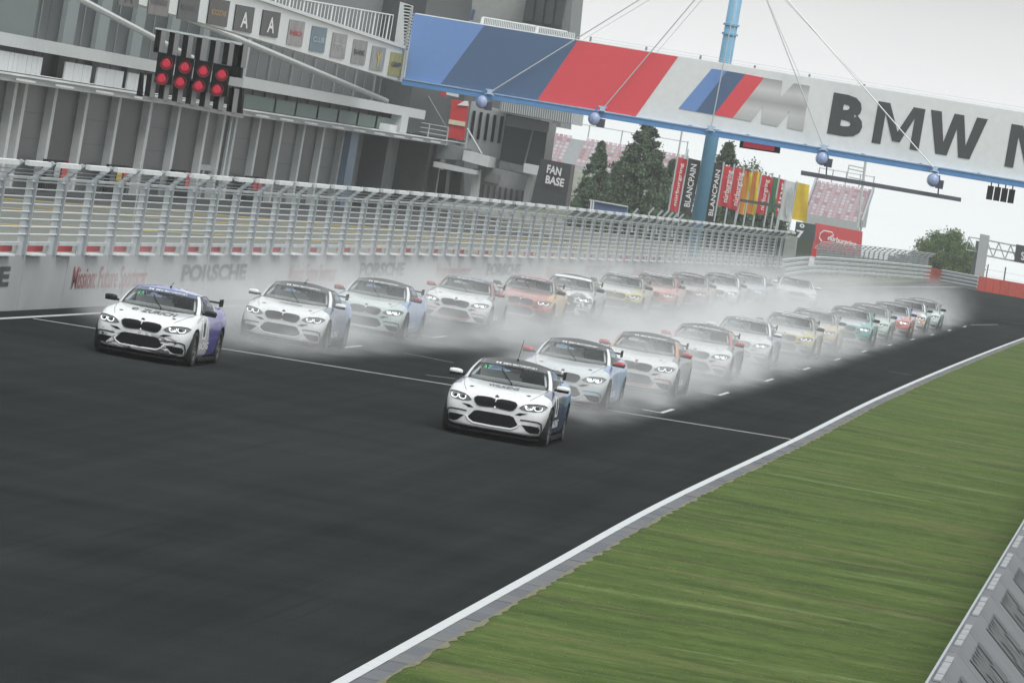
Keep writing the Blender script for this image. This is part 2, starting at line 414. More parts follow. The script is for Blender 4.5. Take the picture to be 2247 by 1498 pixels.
# red boards and white cap pieces standing on the wall
fence = empty('catch_fence', (WX, 100, 1.15), 'long galvanised catch fence leaning over the pit wall', 'fence')
def fp(y, z, dx=0): return Vector((wx(y)+dx, y, z-drop(y))) - fence.location
PS = [109.2 + 3.02*i for i in range(-3, 76)]
PS = [p for p in PS if p < 291]
post0 = plate0 = arm0 = cap0 = low0 = redb = wcap = brail = None
def inst(src, name, mb_fn, m_, loc, rz=0):
    if src is None:
        src = mb_fn().build(name, m_, fence); src.location = loc; src.rotation_euler.z = rz; return src
    o = src.copy(); COL.objects.link(o); o.location = loc; o.rotation_euler.z = rz; return src
for i, yp in enumerate(PS):
    L = fp(yp, 1.15); sl = .00021*max(0, yp-150); rz = -atan(sl)
    post0 = inst(post0, 'post', lambda: MB().box(-.06, .05, -.02, .10, 0, 1.62).hexa(
        [(-.06, -.02, 1.62), (.05, -.02, 1.62), (.36, -.02, 1.93), (.27, -.02, 1.97)], [(-.06, .16, 1.62), (.05, .16, 1.62), (.36, .16, 1.93), (.27, .16, 1.97)]), M_gal, L, rz)
    plate0 = inst(plate0, 'post_plate', lambda: MB().box(-.035, -.015, -.62, -.025, 0, 1.60), M_galp, L, rz)
    cap0 = inst(cap0, 'top_cap', lambda: MB().hexa([(.22, .75, 1.86), (.40, .35, 1.86), (.40, 2.45, 1.86), (.22, 2.85, 1.86)], [(.22, .75, 1.955), (.40, .35, 1.955), (.40, 2.45, 1.955), (.22, 2.85, 1.955)]), M_white, L, rz)
    brail = inst(brail, 'bend_rail', lambda: MB().box(-.03, .06, .2, 2.75, 1.56, 1.61), M_galp, L, rz)
    low0 = inst(low0, 'lower_rail', lambda: MB().box(-.03, .06, .15, 2.5, .20, .27), M_galp, L, rz)
    wcap = inst(wcap, 'cap_stone', lambda: MB().box(-.16, .125, .3, 1.7, 0, .035), M_white, L, rz)
    if i % 2 or yp < 140:
        redb = inst(redb, 'red_board', lambda: MB().box(-.20, -.17, .35, 2.7, .04, .17), M_red, L, rz)
yy = [100 + 4*i for i in range(48)]
for z, dx in [(1.15+.27+.155*k, 0) for k in range(1, 9)] + [(2.83, .13), (2.92, .22)]:
    MB().tube([fp(y, z, dx) for y in yy], .017 if dx == 0 else .010, 5).build('wire', M_white if dx == 0 else M_gal, fence)
# gauze behind the wires, fine vertical mesh
mb = MB()
for k in range(0, 900):
    yk = 100 + k*.25
    if yk > 290: break
    a = fp(yk, 1.4, -.05)
    mb.add([a + Vector((0, -.004, 0)), a + Vector((0, .004, 0)), a + Vector((0, .004, 1.35)), a + Vector((0, -.004, 1.35))], [(0, 1, 2, 3)])
mb.build('mesh_strand', M_gal, fence, kind='stuff', recalc=False)


# ------------------------------------------------------------------ race cars
def livery(name, front, hood=None, side=None, rear=None, low=None, y1=-1.25, y2=.25, zl=.20, marble=False, patch=None, rough=.22):
    M = bpy.data.materials.new('car_paint_' + name); M.use_nodes = True; t = M.node_tree; b = t.nodes['Principled BSDF']
    c = nd(t, 'ShaderNodeTexCoord'); s = nd(t, 'ShaderNodeSeparateXYZ'); t.links.new(c.outputs['Object'], s.inputs[0])
    X, Y, Z = s.outputs; AX = math_(t, 'ABSOLUTE', X)
    n = nd(t, 'ShaderNodeTexNoise'); n.inputs['Scale'].default_value = 2.2; n.inputs['Detail'].default_value = 3; n.inputs['Distortion'].default_value = 1.2
    t.links.new(c.outputs['Object'], n.inputs[0])
    N = math_(t, 'MULTIPLY_ADD', n.outputs[0], .6, -.3)
    col = mixc(t, 0.0, front, front)
    if patch: col = mixc(t, sstep(t, n.outputs[0], .52, .54), col, patch)
    if low:
        col = mixc(t, sstep(t, math_(t, 'MULTIPLY_ADD', N, .25, Z), zl+.01, zl-.01), col, low)
    if marble:
        w = nd(t, 'ShaderNodeTexNoise'); w.inputs['Scale'].default_value = 3.2; w.inputs['Distortion'].default_value = 2.5; w.inputs['Detail'].default_value = 2
        mpm = nd(t, 'ShaderNodeMapping'); mpm.inputs['Scale'].default_value = (.8, 1, 2.6); t.links.new(c.outputs['Object'], mpm.inputs[0]); t.links.new(mpm.outputs[0], w.inputs[0])
        f = math_(t, 'MULTIPLY', sstep(t, w.outputs[0], .48, .56), sstep(t, Z, .58, .40))
        col = mixc(t, f, col, (.11, .115, .12))
    if hood:
        f = math_(t, 'MULTIPLY', sstep(t, Z, .74, .76), sstep(t, math_(t, 'ADD', AX, N), .60, .57)); col = mixc(t, f, col, hood)
    v = math_(t, 'ADD', math_(t, 'MULTIPLY_ADD', Z, .55, Y), N)
    notop = sstep(t, AX, .70, .74)
    if side: col = mixc(t, math_(t, 'MULTIPLY', sstep(t, v, y1, y1+.03), notop), col, side)
    if rear: col = mixc(t, sstep(t, v, y2, y2+.35), col, rear)
    g = nd(t, 'ShaderNodeTexNoise'); g.inputs['Scale'].default_value = 5; t.links.new(c.outputs['Object'], g.inputs[0])
    # road dirt, a little heavier low down where the wheels throw it
    dirt = math_(t, 'MULTIPLY', sstep(t, g.outputs[0], .42, .75), .22)
    col = mixc(t, dirt, col, (.30, .30, .295))
    t.links.new(col, b.inputs['Base Color']); b.inputs['Roughness'].default_value = rough
    b.inputs['Coat Weight'].default_value = .5; b.inputs['Coat Roughness'].default_value = .06
    return M
M_cabin = mat('cabin_black', (.012, .012, .013), .7, noise_amt=0)
M_tyre = mat('tyre_rubber', (.018, .018, .019), .85, noise_amt=.15, scale=8)
M_rim = mat('wheel_alloy', (.18, .185, .19), .35, .8, noise_amt=.05)
M_mesh = mat('grille_mesh', (.012, .013, .014), .7, noise_amt=.35, scale=60, spec=.12)
M_gloss = mat('gloss_black', (.012, .013, .014), .12, noise_amt=0, coat=.6)
M_frame = mat('dark_trim', (.03, .032, .034), .4, noise_amt=0)
M_lamp = mat('headlamp_inner', (.10, .11, .115), .15, .3, noise_amt=.3, scale=30, coat=1)
M_drl = mat('daytime_light', (.9, .9, .9), .3, noise_amt=0, emit=(.93, .97, 1), estr=1.2)
M_beam = mat('lit_headlamp', (.9, .9, .9), .3, noise_amt=0, emit=(1, 1, .97), estr=2.2)
M_seat = mat('seat_fabric', (.03, .03, .033), .8, noise_amt=.1)
M_cage = mat('cage_paint', (.80, .81, .82), .4, noise_amt=0)
M_dash = mat('dashboard_cover', (.42, .43, .44), .8, noise_amt=.15)
M_tail = mat('tail_lamp_red', (.35, .02, .02), .2, noise_amt=0)
M_grn = mat('green_number_film', (.10, .55, .25), .5, noise_amt=0)
M_num = mat('number_board_white', (.75, .75, .75), .5, noise_amt=0)
def glass():
    M = bpy.data.materials.new('car_window_glass'); M.use_nodes = True; t = M.node_tree; t.nodes.remove(t.nodes['Principled BSDF'])
    o = t.nodes['Material Output']; tr = nd(t, 'ShaderNodeBsdfTransparent'); tr.inputs[0].default_value = (.88, .91, .90, 1)
    gl = nd(t, 'ShaderNodeBsdfGlossy'); gl.inputs['Roughness'].default_value = .03
    fr = nd(t, 'ShaderNodeFresnel'); fr.inputs[0].default_value = 1.5; mx = nd(t, 'ShaderNodeMixShader')
    f = math_(t, 'MULTIPLY_ADD', fr.outputs[0], .6, .0, clamp=True)
    t.links.new(f, mx.inputs[0]); t.links.new(tr.outputs[0], mx.inputs[1]); t.links.new(gl.outputs[0], mx.inputs[2]); t.links.new(mx.outputs[0], o.inputs[0])
    return M
M_glass = glass()

# lower body: stations  y, zb, [ (x,z) half section ... ] built from a few numbers
ST = [  # y, half width low, half width mid, half width shoulder, z bottom, z mid, z shoulder, x hood edge, z hood edge, z centre
 (-2.235, .46, .54, .48, .20, .42, .60, .34, .655, .665),
 (-2.205, .60, .69, .61, .17, .42, .62, .42, .690, .705),
 (-2.12, .71, .800, .725, .15, .42, .655, .50, .740, .755),
 (-1.98, .77, .862, .805, .14, .44, .70, .58, .785, .795),
 (-1.75, .83, .900, .860, .14, .46, .755, .62, .835, .838),
 (-1.42, .895, .935, .890, .14, .50, .815, .66, .880, .875),
 (-1.05, .905, .920, .880, .13, .52, .850, .69, .915, .912),
 (-.70, .890, .908, .868, .13, .54, .880, .71, .940, .945),
 (-.10, .885, .905, .865, .13, .55, .910, .74, .945, .95),
 (.60, .890, .915, .875, .13, .55, .935, .74, .975, .975),
 (1.00, .905, .940, .900, .13, .55, .955, .74, 1.02, 1.02),
 (1.30, .915, .955, .915, .14, .55, .955, .74, 1.045, 1.05),
 (1.65, .900, .935, .895, .16, .56, .945, .72, 1.045, 1.06),
 (1.95, .85, .885, .845, .20, .58, .930, .66, 1.04, 1.065),
 (2.12, .78, .81, .77, .24, .58, .91, .60, 1.03, 1.055),
 (2.22, .62, .68, .62, .28, .58, .86, .48, .95, .97)]
def section(s):
    y, wl, wm, ws, zb, zm, zs, xh, zh, zc = s
    return [(0, zb), (wl*.7, zb), (wl*.97, zb+.02), (wl, zb+.10), (wm, zm), ((wm+ws)/2+.012, (zm+zs)/2+.03), (ws, zs), ((ws+xh)/2+.01, (zs+zh)/2+.022), (xh, zh), (xh*.55, (zh+zc)/2+.006), (0, zc)]
def body_mesh():
    vs = []; fs = []
    for s in ST:
        h = section(s); ring = [(x, s[0], z) for x, z in h] + [(-x, s[0], z) for x, z in h[-2:0:-1]]
        vs += ring
    n = len(section(ST[0]))*2 - 2
    for i in range(len(ST)-1):
        for k in range(n): fs.append((i*n+k, i*n+(k+1) % n, (i+1)*n+(k+1) % n, (i+1)*n+k))
    # caps as strips across
    for base, flip in ((0, 0), ((len(ST)-1)*n, 1)):
        for k in range(n//2):
            a, b, c, d = base+k, base+k+1, base+(n-k-1) % n, base+(n-k) % n
            q = [a, b, c, d]; q2 = []
            for i in q:
                if i not in q2: q2.append(i)
            if len(q2) > 2: fs.append(tuple(q2))
    me = bpy.data.meshes.new('b'); me.from_pydata(vs, [], fs)
    bm = bmesh.new(); bm.from_mesh(me); bmesh.ops.recalc_face_normals(bm, faces=bm.faces); bm.to_mesh(me); bm.free()
    o = bpy.data.objects.new('b', me); COL.objects.link(o)
    md = o.modifiers.new('s', 'SUBSURF'); md.levels = 2; md.render_levels = 2
    dg = bpy.context.evaluated_depsgraph_get(); dg.update()
    m1 = bpy.data.meshes.new_from_object(o.evaluated_get(dg))
    o.modifiers.clear(); o.data = m1
    return o
bo = body_mesh()
bmt = bmesh.new(); bmt.from_mesh(bo.data); BODYT = BVHTree.FromBMesh(bmt); bmt.free()
# wheel arches
cut = MB()
for y in (-1.42, 1.27):
    for sx in (-1, 1): cut.lathe([(sx*.60, .001), (sx*.60, .372), (sx*1.1, .372), (sx*1.1, .001)], 28, 'x', (0, y, .335), closed=False)
co = cut.build('c', M_cabin); 
md = bo.modifiers.new('b', 'BOOLEAN'); md.operation = 'DIFFERENCE'; md.object = co; md.solver = 'EXACT'
bo.data.materials.append(M_num); bo.data.materials.append(M_cabin)
dg = bpy.context.evaluated_depsgraph_get(); dg.update()
BODYM = bpy.data.meshes.new_from_object(bo.evaluated_get(dg)); BODYM.name = 'body'
bpy.data.objects.remove(bo); bpy.data.objects.remove(co)
while len(BODYM.materials) > 2: BODYM.materials.pop()
for p in BODYM.polygons:
    c = p.center; p.use_smooth = True; p.material_index = 0
    for y in (-1.42, 1.27):
        r = hypot(c.y-y, c.z-.335)
        if r < .376 and (abs(c.x) < .62 or abs(r-.372) < .02) and abs(p.normal.z*(c.z-.335) + p.normal.y*(c.y-y)) < r*1.01 and (abs(abs(c.x)-.6) < .01 or (p.normal.z*(c.z-.335)+p.normal.y*(c.y-y)) < -.8*r): p.material_index = 1
    if abs(c.x) < .74 and -.72 < c.y < 1.35 and c.z > .90: p.material_index = 1
    if c.z < .17 and abs(p.normal.z) > .8: p.material_index = 1
BODYM.update()

RB = [(0, -.99, .925), (.35, -.955, .925), (.62, -.84, .922), (.715, -.72, .918), (.775, -.62, .915), (.81, -.2, .915), (.815, .35, .93), (.80, .80, .955), (.745, 1.22, 1.01), (.62, 1.44, 1.05), (.35, 1.55, 1.06), (0, 1.58, 1.06)]
RT = [(0, -0.2, 1.288), (0.28, -0.185, 1.285), (0.5, -0.13, 1.27), (0.572, -0.07, 1.256), (0.615, 0.0, 1.243), (0.64, 0.18, 1.26), (0.64, 0.45, 1.256), (0.615, 0.76, 1.233), (0.555, 0.9, 1.216), (0.5, 0.94, 1.221), (0.28, 0.98, 1.238), (0, 0.99, 1.243)]
def green(k, t, off=0.0):
    a = Vector(RB[k]); b = Vector(RT[k]); p = a.lerp(b, t)
    n = Vector((p.x, (p.y-.35)*.7, .3)); 
    bulge = .028*sin(pi*t)
    n.normalize(); return p + n*(bulge + off)
def patch_green(k0, k1, t0, t1, off, mirror=False, both=False, nt=5):
    mb = MB(); sgn = [1, -1] if both else ([-1] if mirror else [1])
    cols = []
    if both: cols = [(k, -1) for k in range(k1, 0, -1)] + [(k, 1) for k in range(k0, k1+1)]
    else: cols = [(k, sgn[0]) for k in range(k0, k1+1)]
    # refine columns
    vs = []; ref = 3; m = (len(cols)-1)*ref + 1
    for j in range(nt+1):
        t = t0 + (t1-t0)*j/nt
        for i in range(m):
            c0 = cols[min(i//ref, len(cols)-1)]; c1 = cols[min(i//ref+1, len(cols)-1)]; f = (i % ref)/ref
            p = green(c0[0], t, off); q = green(c1[0], t, off); p.x *= c0[1]; q.x *= c1[1]
            vs.append(p.lerp(q, f))
    fs = [(j*m+i, j*m+i+1, (j+1)*m+i+1, (j+1)*m+i) for j in range(nt) for i in range(m-1)]
    return mb.add(vs, fs)
def conform(outline, axis, off, spacing=.035, thick=True):
    """cut an outline (2D) into small faces and lay it on the body along axis y (from front) or z (from above) or x"""
    pts = []
    n = len(outline)
    for i in range(n):
        a = Vector(outline[i]); b = Vector(outline[(i+1) % n]); k = max(1, int((b-a).length/spacing))
        for j in range(k): pts.append(a.lerp(b, j/k))
    m = len(pts); edges = [(i, (i+1) % m) for i in range(m)]
    x0 = min(p.x for p in pts); x1 = max(p.x for p in pts); y0 = min(p.y for p in pts); y1 = max(p.y for p in pts)
    def inside(p):
        c = False
        for i in range(m):
            a = pts[i]; b = pts[(i+1) % m]
            if (a.y > p[1]) != (b.y > p[1]) and p[0] < (b.x-a.x)*(p[1]-a.y)/(b.y-a.y) + a.x: c = not c
        return c
    inner = []
    x = x0 + spacing/2
    while x < x1:
        y = y0 + spacing/2
        while y < y1:
            if inside((x, y)) and min((Vector((x, y))-q).length for q in pts) > spacing*.5: inner.append(Vector((x, y)))
            y += spacing
        x += spacing
    V, Ed, F, *_ = delaunay_2d_cdt(pts + inner, edges, [list(range(m))], 1, 1e-5)
    vs = []
    for p in V: vs.append(project(p, axis, off))
    return MB().add(vs, [tuple(f) for f in F])
def project(p, axis, off):
    if axis == 'y': o = Vector((p[0], -4, p[1])); d = Vector((0, 1, 0))
    elif axis == 'z': o = Vector((p[0], p[1], 3)); d = Vector((0, 0, -1))
    elif axis == 'x': o = Vector((3, p[0], p[1])); d = Vector((-1, 0, 0))
    h, nn, i, dist = BODYT.ray_cast(o, d)
    if h is None: h, nn, i, dist = BODYT.find_nearest(o + d*(2.0))
    return h + nn*off
def path_on(pts, r, axis='y', off=.004, close=False, sub=4):
    P = []
    pts = [Vector(p) for p in pts]
    if close: pts = pts + [pts[0]]
    for a, b in zip(pts, pts[1:]):
        for j in range(sub): P.append(project(a.lerp(b, j/sub), axis, off))
    P.append(project(pts[-1], axis, off))
    return MB().tube(P, r, 6)
def mirr(o): return [(-x, z) for x, z in o][::-1]

def build_car():
    root = empty('race_car', (0, 0, 0)); P = {}
    def part(name, mb, m_, parent=None, smooth=True, rc=True):
        o = mb.build(name, m_, parent or root, smooth=smooth, recalc=rc); return o
    b = bpy.data.objects.new('body', BODYM); COL.objects.link(b); b.parent = root
    # roof and pillars
    mb = MB(); N = len(RT); ringpts = []
    full = [(k, 1) for k in range(N)] + [(k, -1) for k in range(N-2, 0, -1)]; n = len(full)
    vs = []; fs = []
    C = Vector((0, .38, 1.338))
    for s in (1, .8, .6, .4, .2):
        for k, sg in full:
            p = green(k, 1); q = Vector((p.x*sg, p.y, p.z)); r = C.lerp(q, s); r.z = q.z + (C.z-q.z)*(1-s*s); vs.append(r)
    vs.append(C)
    for r in range(4):
        for k in range(n): fs.append((r*n+k, r*n+(k+1) % n, (r+1)*n+(k+1) % n, (r+1)*n+k))
    for k in range(n): fs.append((4*n+k, 4*n+(k+1) % n, 5*n))
    part('roof', MB().add(vs, fs), M_gloss)
    for mir in (0, 1):
        part('windscreen_pillar', patch_green(3, 4, -.05, 1, .004, mir), M_num)
        part('rear_pillar', patch_green(7, 8, -.05, 1, .004, mir), M_num)
        part('side_window', patch_green(4, 7, 0, .97, 0, mir), M_glass)
    part('windscreen', patch_green(0, 3, 0, 1, 0, both=True), M_glass)
    part('rear_window', patch_green(8, 11, 0, 1, 0, both=False), M_glass)
    part('rear_window', patch_green(8, 11, 0, 1, 0, mirror=True), M_glass)
    wb = part('windscreen_banner', patch_green(0, 3, .80, 1.0, .006, both=True), M_gloss)
    part('windscreen_edge', patch_green(0, 3, -.02, .045, .006, both=True), M_gloss)
    for mir in (0, 1): part('windscreen_edge', patch_green(3, 3, 0, 1, .006, mir) if 0 else MB().tube([Vector((green(3, t, .006).x*(1-2*mir)*.985, green(3, t, .006).y-.012, green(3, t, .006).z)) for t in (0, .25, .5, .75, 1)], .014, 6), M_gloss)
    def onscreen(u, v, x0, x1, t0, t1):
        x = x0 + (x1-x0)*u; t = t0 + (t1-t0)*v; sg = 1 if x >= 0 else -1; ax = abs(x)
        for k in range(3):
            a = green(k, t, .010); c = green(k+1, t, .010)
            if a.x <= ax <= c.x or k == 2: f = (ax-a.x)/(c.x-a.x); p = a.lerp(c, min(f, 1)); p.x *= sg; return p
    for body, x0, x1 in (('BMW MOTORSPORT', -.18, .42), ('M', -.31, -.22)):
        lettering(body, lambda u, v: onscreen(u, v, x0, x1, .855, .935), M_inkw, wb, .02)
    # windscreen number on the passenger side
    lettering('47', lambda u, v: onscreen(u, v, -.50, -.36, .52, .70), M_grn, root, .0, 'number')
    # front face
    K = [(.02, .695), (.09, .712), (.22, .712), (.335, .700), (.375, .668), (.36, .615), (.315, .562), (.26, .548), (.10, .556), (.03, .566), (0, .575)]
    full_k = [(0, .685)] + K + mirr(K[:-1])
    part('kidney_grille', conform(full_k, 'y', .006), M_mesh)
    part('grille_frame', path_on(full_k, .007, close=True, off=.006, sub=2), M_frame)
    MB().tube([project((0, .708), 'y', .008), project((0, .672), 'y', .010)], .026, 8, r1=.006).tube([project((0, .560), 'y', .008), project((0, .585), 'y', .010)], .020, 8, r1=.005).build('grille_bar', M_num, root)
    L = [(0, .470), (.28, .468), (.345, .452), (.435, .335), (.40, .298), (.33, .262), (0, .255)]
    part('lower_intake', conform(L + mirr(L[1:-1]), 'y', .006), M_mesh)
    lip = [(-.47, .352), (-.43, .288), (-.33, .238), (0, .230), (.33, .238), (.43, .288), (.47, .352)]
    part('intake_lip', path_on(lip, .013, off=.008), M_num)
    for s in (1, -1):
        f = (lambda o: o) if s == 1 else mirr
        part('side_intake', conform(f([(.50, .345), (.66, .352), (.775, .345), (.80, .30), (.785, .225), (.66, .225), (.60, .25), (.55, .30)]), 'y', .006), M_mesh)
        br = [(.47, .425), (.60, .432), (.76, .428), (.815, .405), (.822, .30), (.80, .215)]
        part('bumper_crease', path_on([(s*x, z) for x, z in br], .014, off=.001), M_frame)
        part('bumper_slot', conform(f([(.36, .50), (.44, .542), (.58, .545), (.50, .515), (.45, .492)]), 'y', .006), M_mesh)
        hl = part('headlight', conform(f([(.42, .622), (.47, .668), (.56, .702), (.70, .718), (.80, .715), (.855, .690), (.845, .655), (.79, .610), (.70, .590), (.55, .588), (.46, .598)]), 'y', .006), M_lamp)
        part('headlight_edge', path_on([(s*x, z) for x, z in [(.42, .622), (.47, .668), (.56, .702), (.70, .718), (.80, .715), (.855, .690)]], .007, off=.008), M_frame)
        for cx in (.575, .715):
            pts = []
            for a in range(-205, 26, 23):
                aa = radians(a); pts.append((s*(cx + .047*cos(aa)*1.15 + (.012 if a > -60 else 0)), .652 + .042*sin(aa)))
            part('light_ring', path_on(pts, .0065, off=.022, sub=1), M_drl, hl)
            ln = conform([(s*cx + .026*cos(q*pi/4), .652 + .024*sin(q*pi/4)) for q in range(8)][::1], 'y', .007, .05)
            part('lamp_lens', ln, M_mesh, hl)
        # bonnet pins, mirrors
        part('bonnet_pin', conform([(s*.50-.05, -1.76), (s*.50, -1.72), (s*.50+.05, -1.76), (s*.50, -1.80)], 'z', .006), M_black)
        mb = MB()
        c = Vector((s*.955, -.52, .995))
        prof = [(-.115, .008), (-.11, .036), (-.06, .048), (.02, .052), (.08, .045), (.115, .026), (.12, .008)]
        mb = MB().lathe([(x, r) for x, r in prof], 14, 'x')
        mb.v = [(c.x + x, c.y + y*1.1 - .25*abs(x)*0, c.z + z*1.0) for x, y, z in mb.v]
        part('mirror', mb, M_num)
        mb = MB().tube([(s*.80, -.50, .955), (s*.87, -.51, .965), (s*.93, -.52, .965)], .022, 8)
        mb.box(c.x-.10, c.x+.10, c.y-.056, c.y+.045, c.z-.062, c.z-.018)
        part('mirror_foot', mb, M_black)
        part('tail_light', conform(f([(.45, .80), (.78, .82), (.80, .74), (.46, .72)]), 'y', .004) if 0 else MB().box(s*.46 if s > 0 else -.78, s*.78 if s > 0 else -.46, 2.13, 2.20, .76, .86), M_tail)
    badge = MB().lathe([(-.004, .0), (-.004, .034), (.006, .038), (.010, .034), (.012, .0)], 18, 'y', project((0, .738), 'y', .006))
    part('badge', badge, M_gloss)
    part('badge_ring', MB().lathe([(-.013, .026), (-.016, .030), (-.013, .034)], 18, 'y', project((0, .738), 'y', .006)), M_galp)
    part('bonnet_seam', path_on([(-.56, -2.02), (-.64, -1.7), (-.72, -1.1), (-.735, -.75)], .004, 'z', .001), M_frame)
    part('bonnet_seam', path_on([(.56, -2.02), (.64, -1.7), (.72, -1.1), (.735, -.75)], .004, 'z', .001), M_frame)
    # splitter, skirts, floor
    sp = [(-.80, -1.80), (-.77, -2.05), (-.66, -2.20), (-.42, -2.28), (0, -2.31), (.42, -2.28), (.66, -2.20), (.77, -2.05), (.80, -1.80)]
    mb = MB(); n = len(sp); mb.add([(x, y, .10) for x, y in sp] + [(x, y, .125) for x, y in sp], [tuple(range(n)), tuple(range(2*n-1, n-1, -1))] + [(i, i+1, n+i+1, n+i) for i in range(n-1)] + [(n-1, 0, n, 2*n-1)])
    part('splitter', mb, M_black, smooth=False)
    for s in (1, -1):
        part('side_skirt', MB().box(min(s*.86, s*.93), max(s*.86, s*.93), -1.0, .86, .10, .155), M_black, smooth=False)
    part('underbody', MB().box(-.58, .58, -1.95, 2.0, .10, .20), M_black, smooth=False)
    # fender side print: number board and name
    for s in (1,):
        def side(u, v, y0, y1, z0, z1):
            p = project((y0+(y1-y0)*u, z0+(z1-z0)*v), 'x', .006); return p
        nb = part('number_board', conform([(-.86, .50), (-.86, .86), (-.35, .86), (-.35, .50)], 'x', .006, .08), M_num)
        lettering('8', lambda u, v: project((-.72+.22*u, .54+.28*v), 'x', .012), M_ink, nb, .05)
        part('sponsor_print', lettering('Edeke', lambda u, v: side(u, v, -.95, -.2, .30, .46), M_inkw, root, .03), None) if 0 else lettering('RACING', lambda u, v: side(u, v, -.95, .1, .30, .44), M_inkw, root, .03)
    # wheels
    for y in (-1.42, 1.27):
        for s in (1, -1):
            wr = MB().lathe([(-.135, .215), (-.14, .30), (-.115, .328), (-.06, .335), (.06, .335), (.115, .328), (.14, .30), (.135, .215)], 28, 'x', closed=True)
            wo = part('wheel', wr, M_tyre); wo.location = (s*.785, y, .335)
            rb_ = MB().lathe([(-.12, .0), (-.12, .20), (.125, .222), (.13, .205), (.06, .195), (.045, .19), (.045, .0)], 20, 'x')
            for k in range(10):
                a = 2*pi*k/10; ca, sa = cos(a), sin(a); w = .014
                q = [(.05, r*ca - w*sg*sa, r*sa + w*sg*ca) for r, sg in ((.03, -1), (.03, 1), (.20, 1), (.20, -1))]
                rb_.hexa([(.095 if i < 2 else .12, q[i][1], q[i][2]) for i in range(4)], q)
            rb_.v = [(x*s, yy_, z) for x, yy_, z in rb_.v]
            part('rim', rb_, M_rim, wo)
    # rear wing
    mb = MB()
    prof = [(y_, z_-.14) for y_, z_ in [(1.86, 1.245), (1.95, 1.268), (2.10, 1.275), (2.18, 1.262), (2.10, 1.255), (1.95, 1.245)]]
    n = len(prof)
    mb.add([(-.70, y, z) for y, z in prof] + [(.70, y, z) for y, z in prof], [tuple(range(n)), tuple(range(2*n-1, n-1, -1))] + [(i, (i+1) % n, n+(i+1) % n, n+i) for i in range(n)])
    for s in (-1, 1):
        mb.box(min(s*.70, s*.715), max(s*.70, s*.715), 1.82, 2.22, 1.05, 1.19)
        mb.box(s*.42-.01, s*.42+.01, 1.92, 2.05, 1.0, 1.12)
    part('rear_wing', mb, M_black, smooth=False)
    # cabin
    part('dashboard', MB().box(-.66, .66, -.66, -.28, .90, .985), M_dash, smooth=False)
    def seatmb(cx):
        q = [(cx-.20, .10, .90), (cx-.23, .18, 1.02), (cx-.22, .24, 1.15), (cx-.15, .27, 1.225), (cx+.15, .27, 1.225), (cx+.22, .24, 1.15), (cx+.23, .18, 1.02), (cx+.20, .10, .90)]
        n = len(q); return MB().add(q + [(x, y+.14, z) for x, y, z in q], [tuple(range(n)), tuple(range(2*n-1, n-1, -1))] + [(i, (i+1) % n, n+(i+1) % n, n+i) for i in range(n)]).box(cx-.24, cx-.20, -.05, .22, 1.04, 1.19).box(cx+.20, cx+.24, -.05, .22, 1.08, 1.26)
    part('driver_seat', seatmb(.36), M_seat, smooth=False)
    sw = MB(); cc = Vector((.36, -.22, 1.04)); sw.tube([cc + Vector((.16*cos(a*pi/8), .05*sin(a*pi/8), .15*sin(a*pi/8))) for a in range(17)], .015, 6); part('steering_wheel', sw, M_black)
    mb = MB()
    for s in (-1, 1):
        mb.tube([(s*.66, -.60, .97), (s*.54, -.02, 1.21), (s*.55, .55, 1.22), (s*.60, 1.2, .98)], .022, 8)
    mb.tube([(-.54, -.02, 1.21), (.54, -.02, 1.21)], .020, 8); mb.tube([(-.62, .52, .95), (-.55, .52, 1.23), (.55, .52, 1.23), (.62, .52, .95)], .022, 8)
    mb.tube([(-.55, .52, 1.23), (.60, .53, .98)], .02, 8); mb.tube([(.55, .52, 1.23), (-.60, .53, .98)], .02, 8)
    part('roll_cage', mb, M_cage)
    part('cabin_brightener_panel', MB().box(-.60, .14, .12, .16, .90, 1.10), M_cage, smooth=False)  # white panel added so the dim passenger side looks lit
    part('interior_mirror', MB().box(-.17, .17, -.12, -.09, 1.165, 1.21), M_black, smooth=False)
    wp = [onscreen(0, 0, .10, .10, .03, 1) , onscreen(0, 0, -.04, .1, .30, 1), onscreen(0, 0, -.16, .1, .60, 1)]
    part('wiper', MB().tube([p + Vector((0, -.015, .01)) for p in wp], .009, 6), M_black)
    return root
CAR = build_car()
ANT = None
def set_mat(o, m_, slot=0):
    o.material_slots[slot].link = 'OBJECT'; o.material_slots[slot].material = m_
def plain(name, c, rough=.25): return mat('paint_' + name, c, rough, noise_amt=.03, coat=.5)
WHT = (.80, .81, .815)
PW = plain('white', WHT); PK = mat('paint_black', (.012, .013, .015), .45, noise_amt=.03, coat=.12, spec=.25); PR = plain('red', (.50, .035, .04)); PBV = plain('violet_blue', (.10, .12, .45)); PG = plain('grey', (.20, .21, .22))
PY = plain('yellow', (.62, .50, .08)); PO = plain('orange', (.62, .20, .06)); PT = plain('teal', (.08, .35, .32)); PN = plain('navy', (.03, .06, .16)); PLB = plain('light_blue', (.25, .45, .62)); PDR = plain('dark_red', (.30, .04, .05))
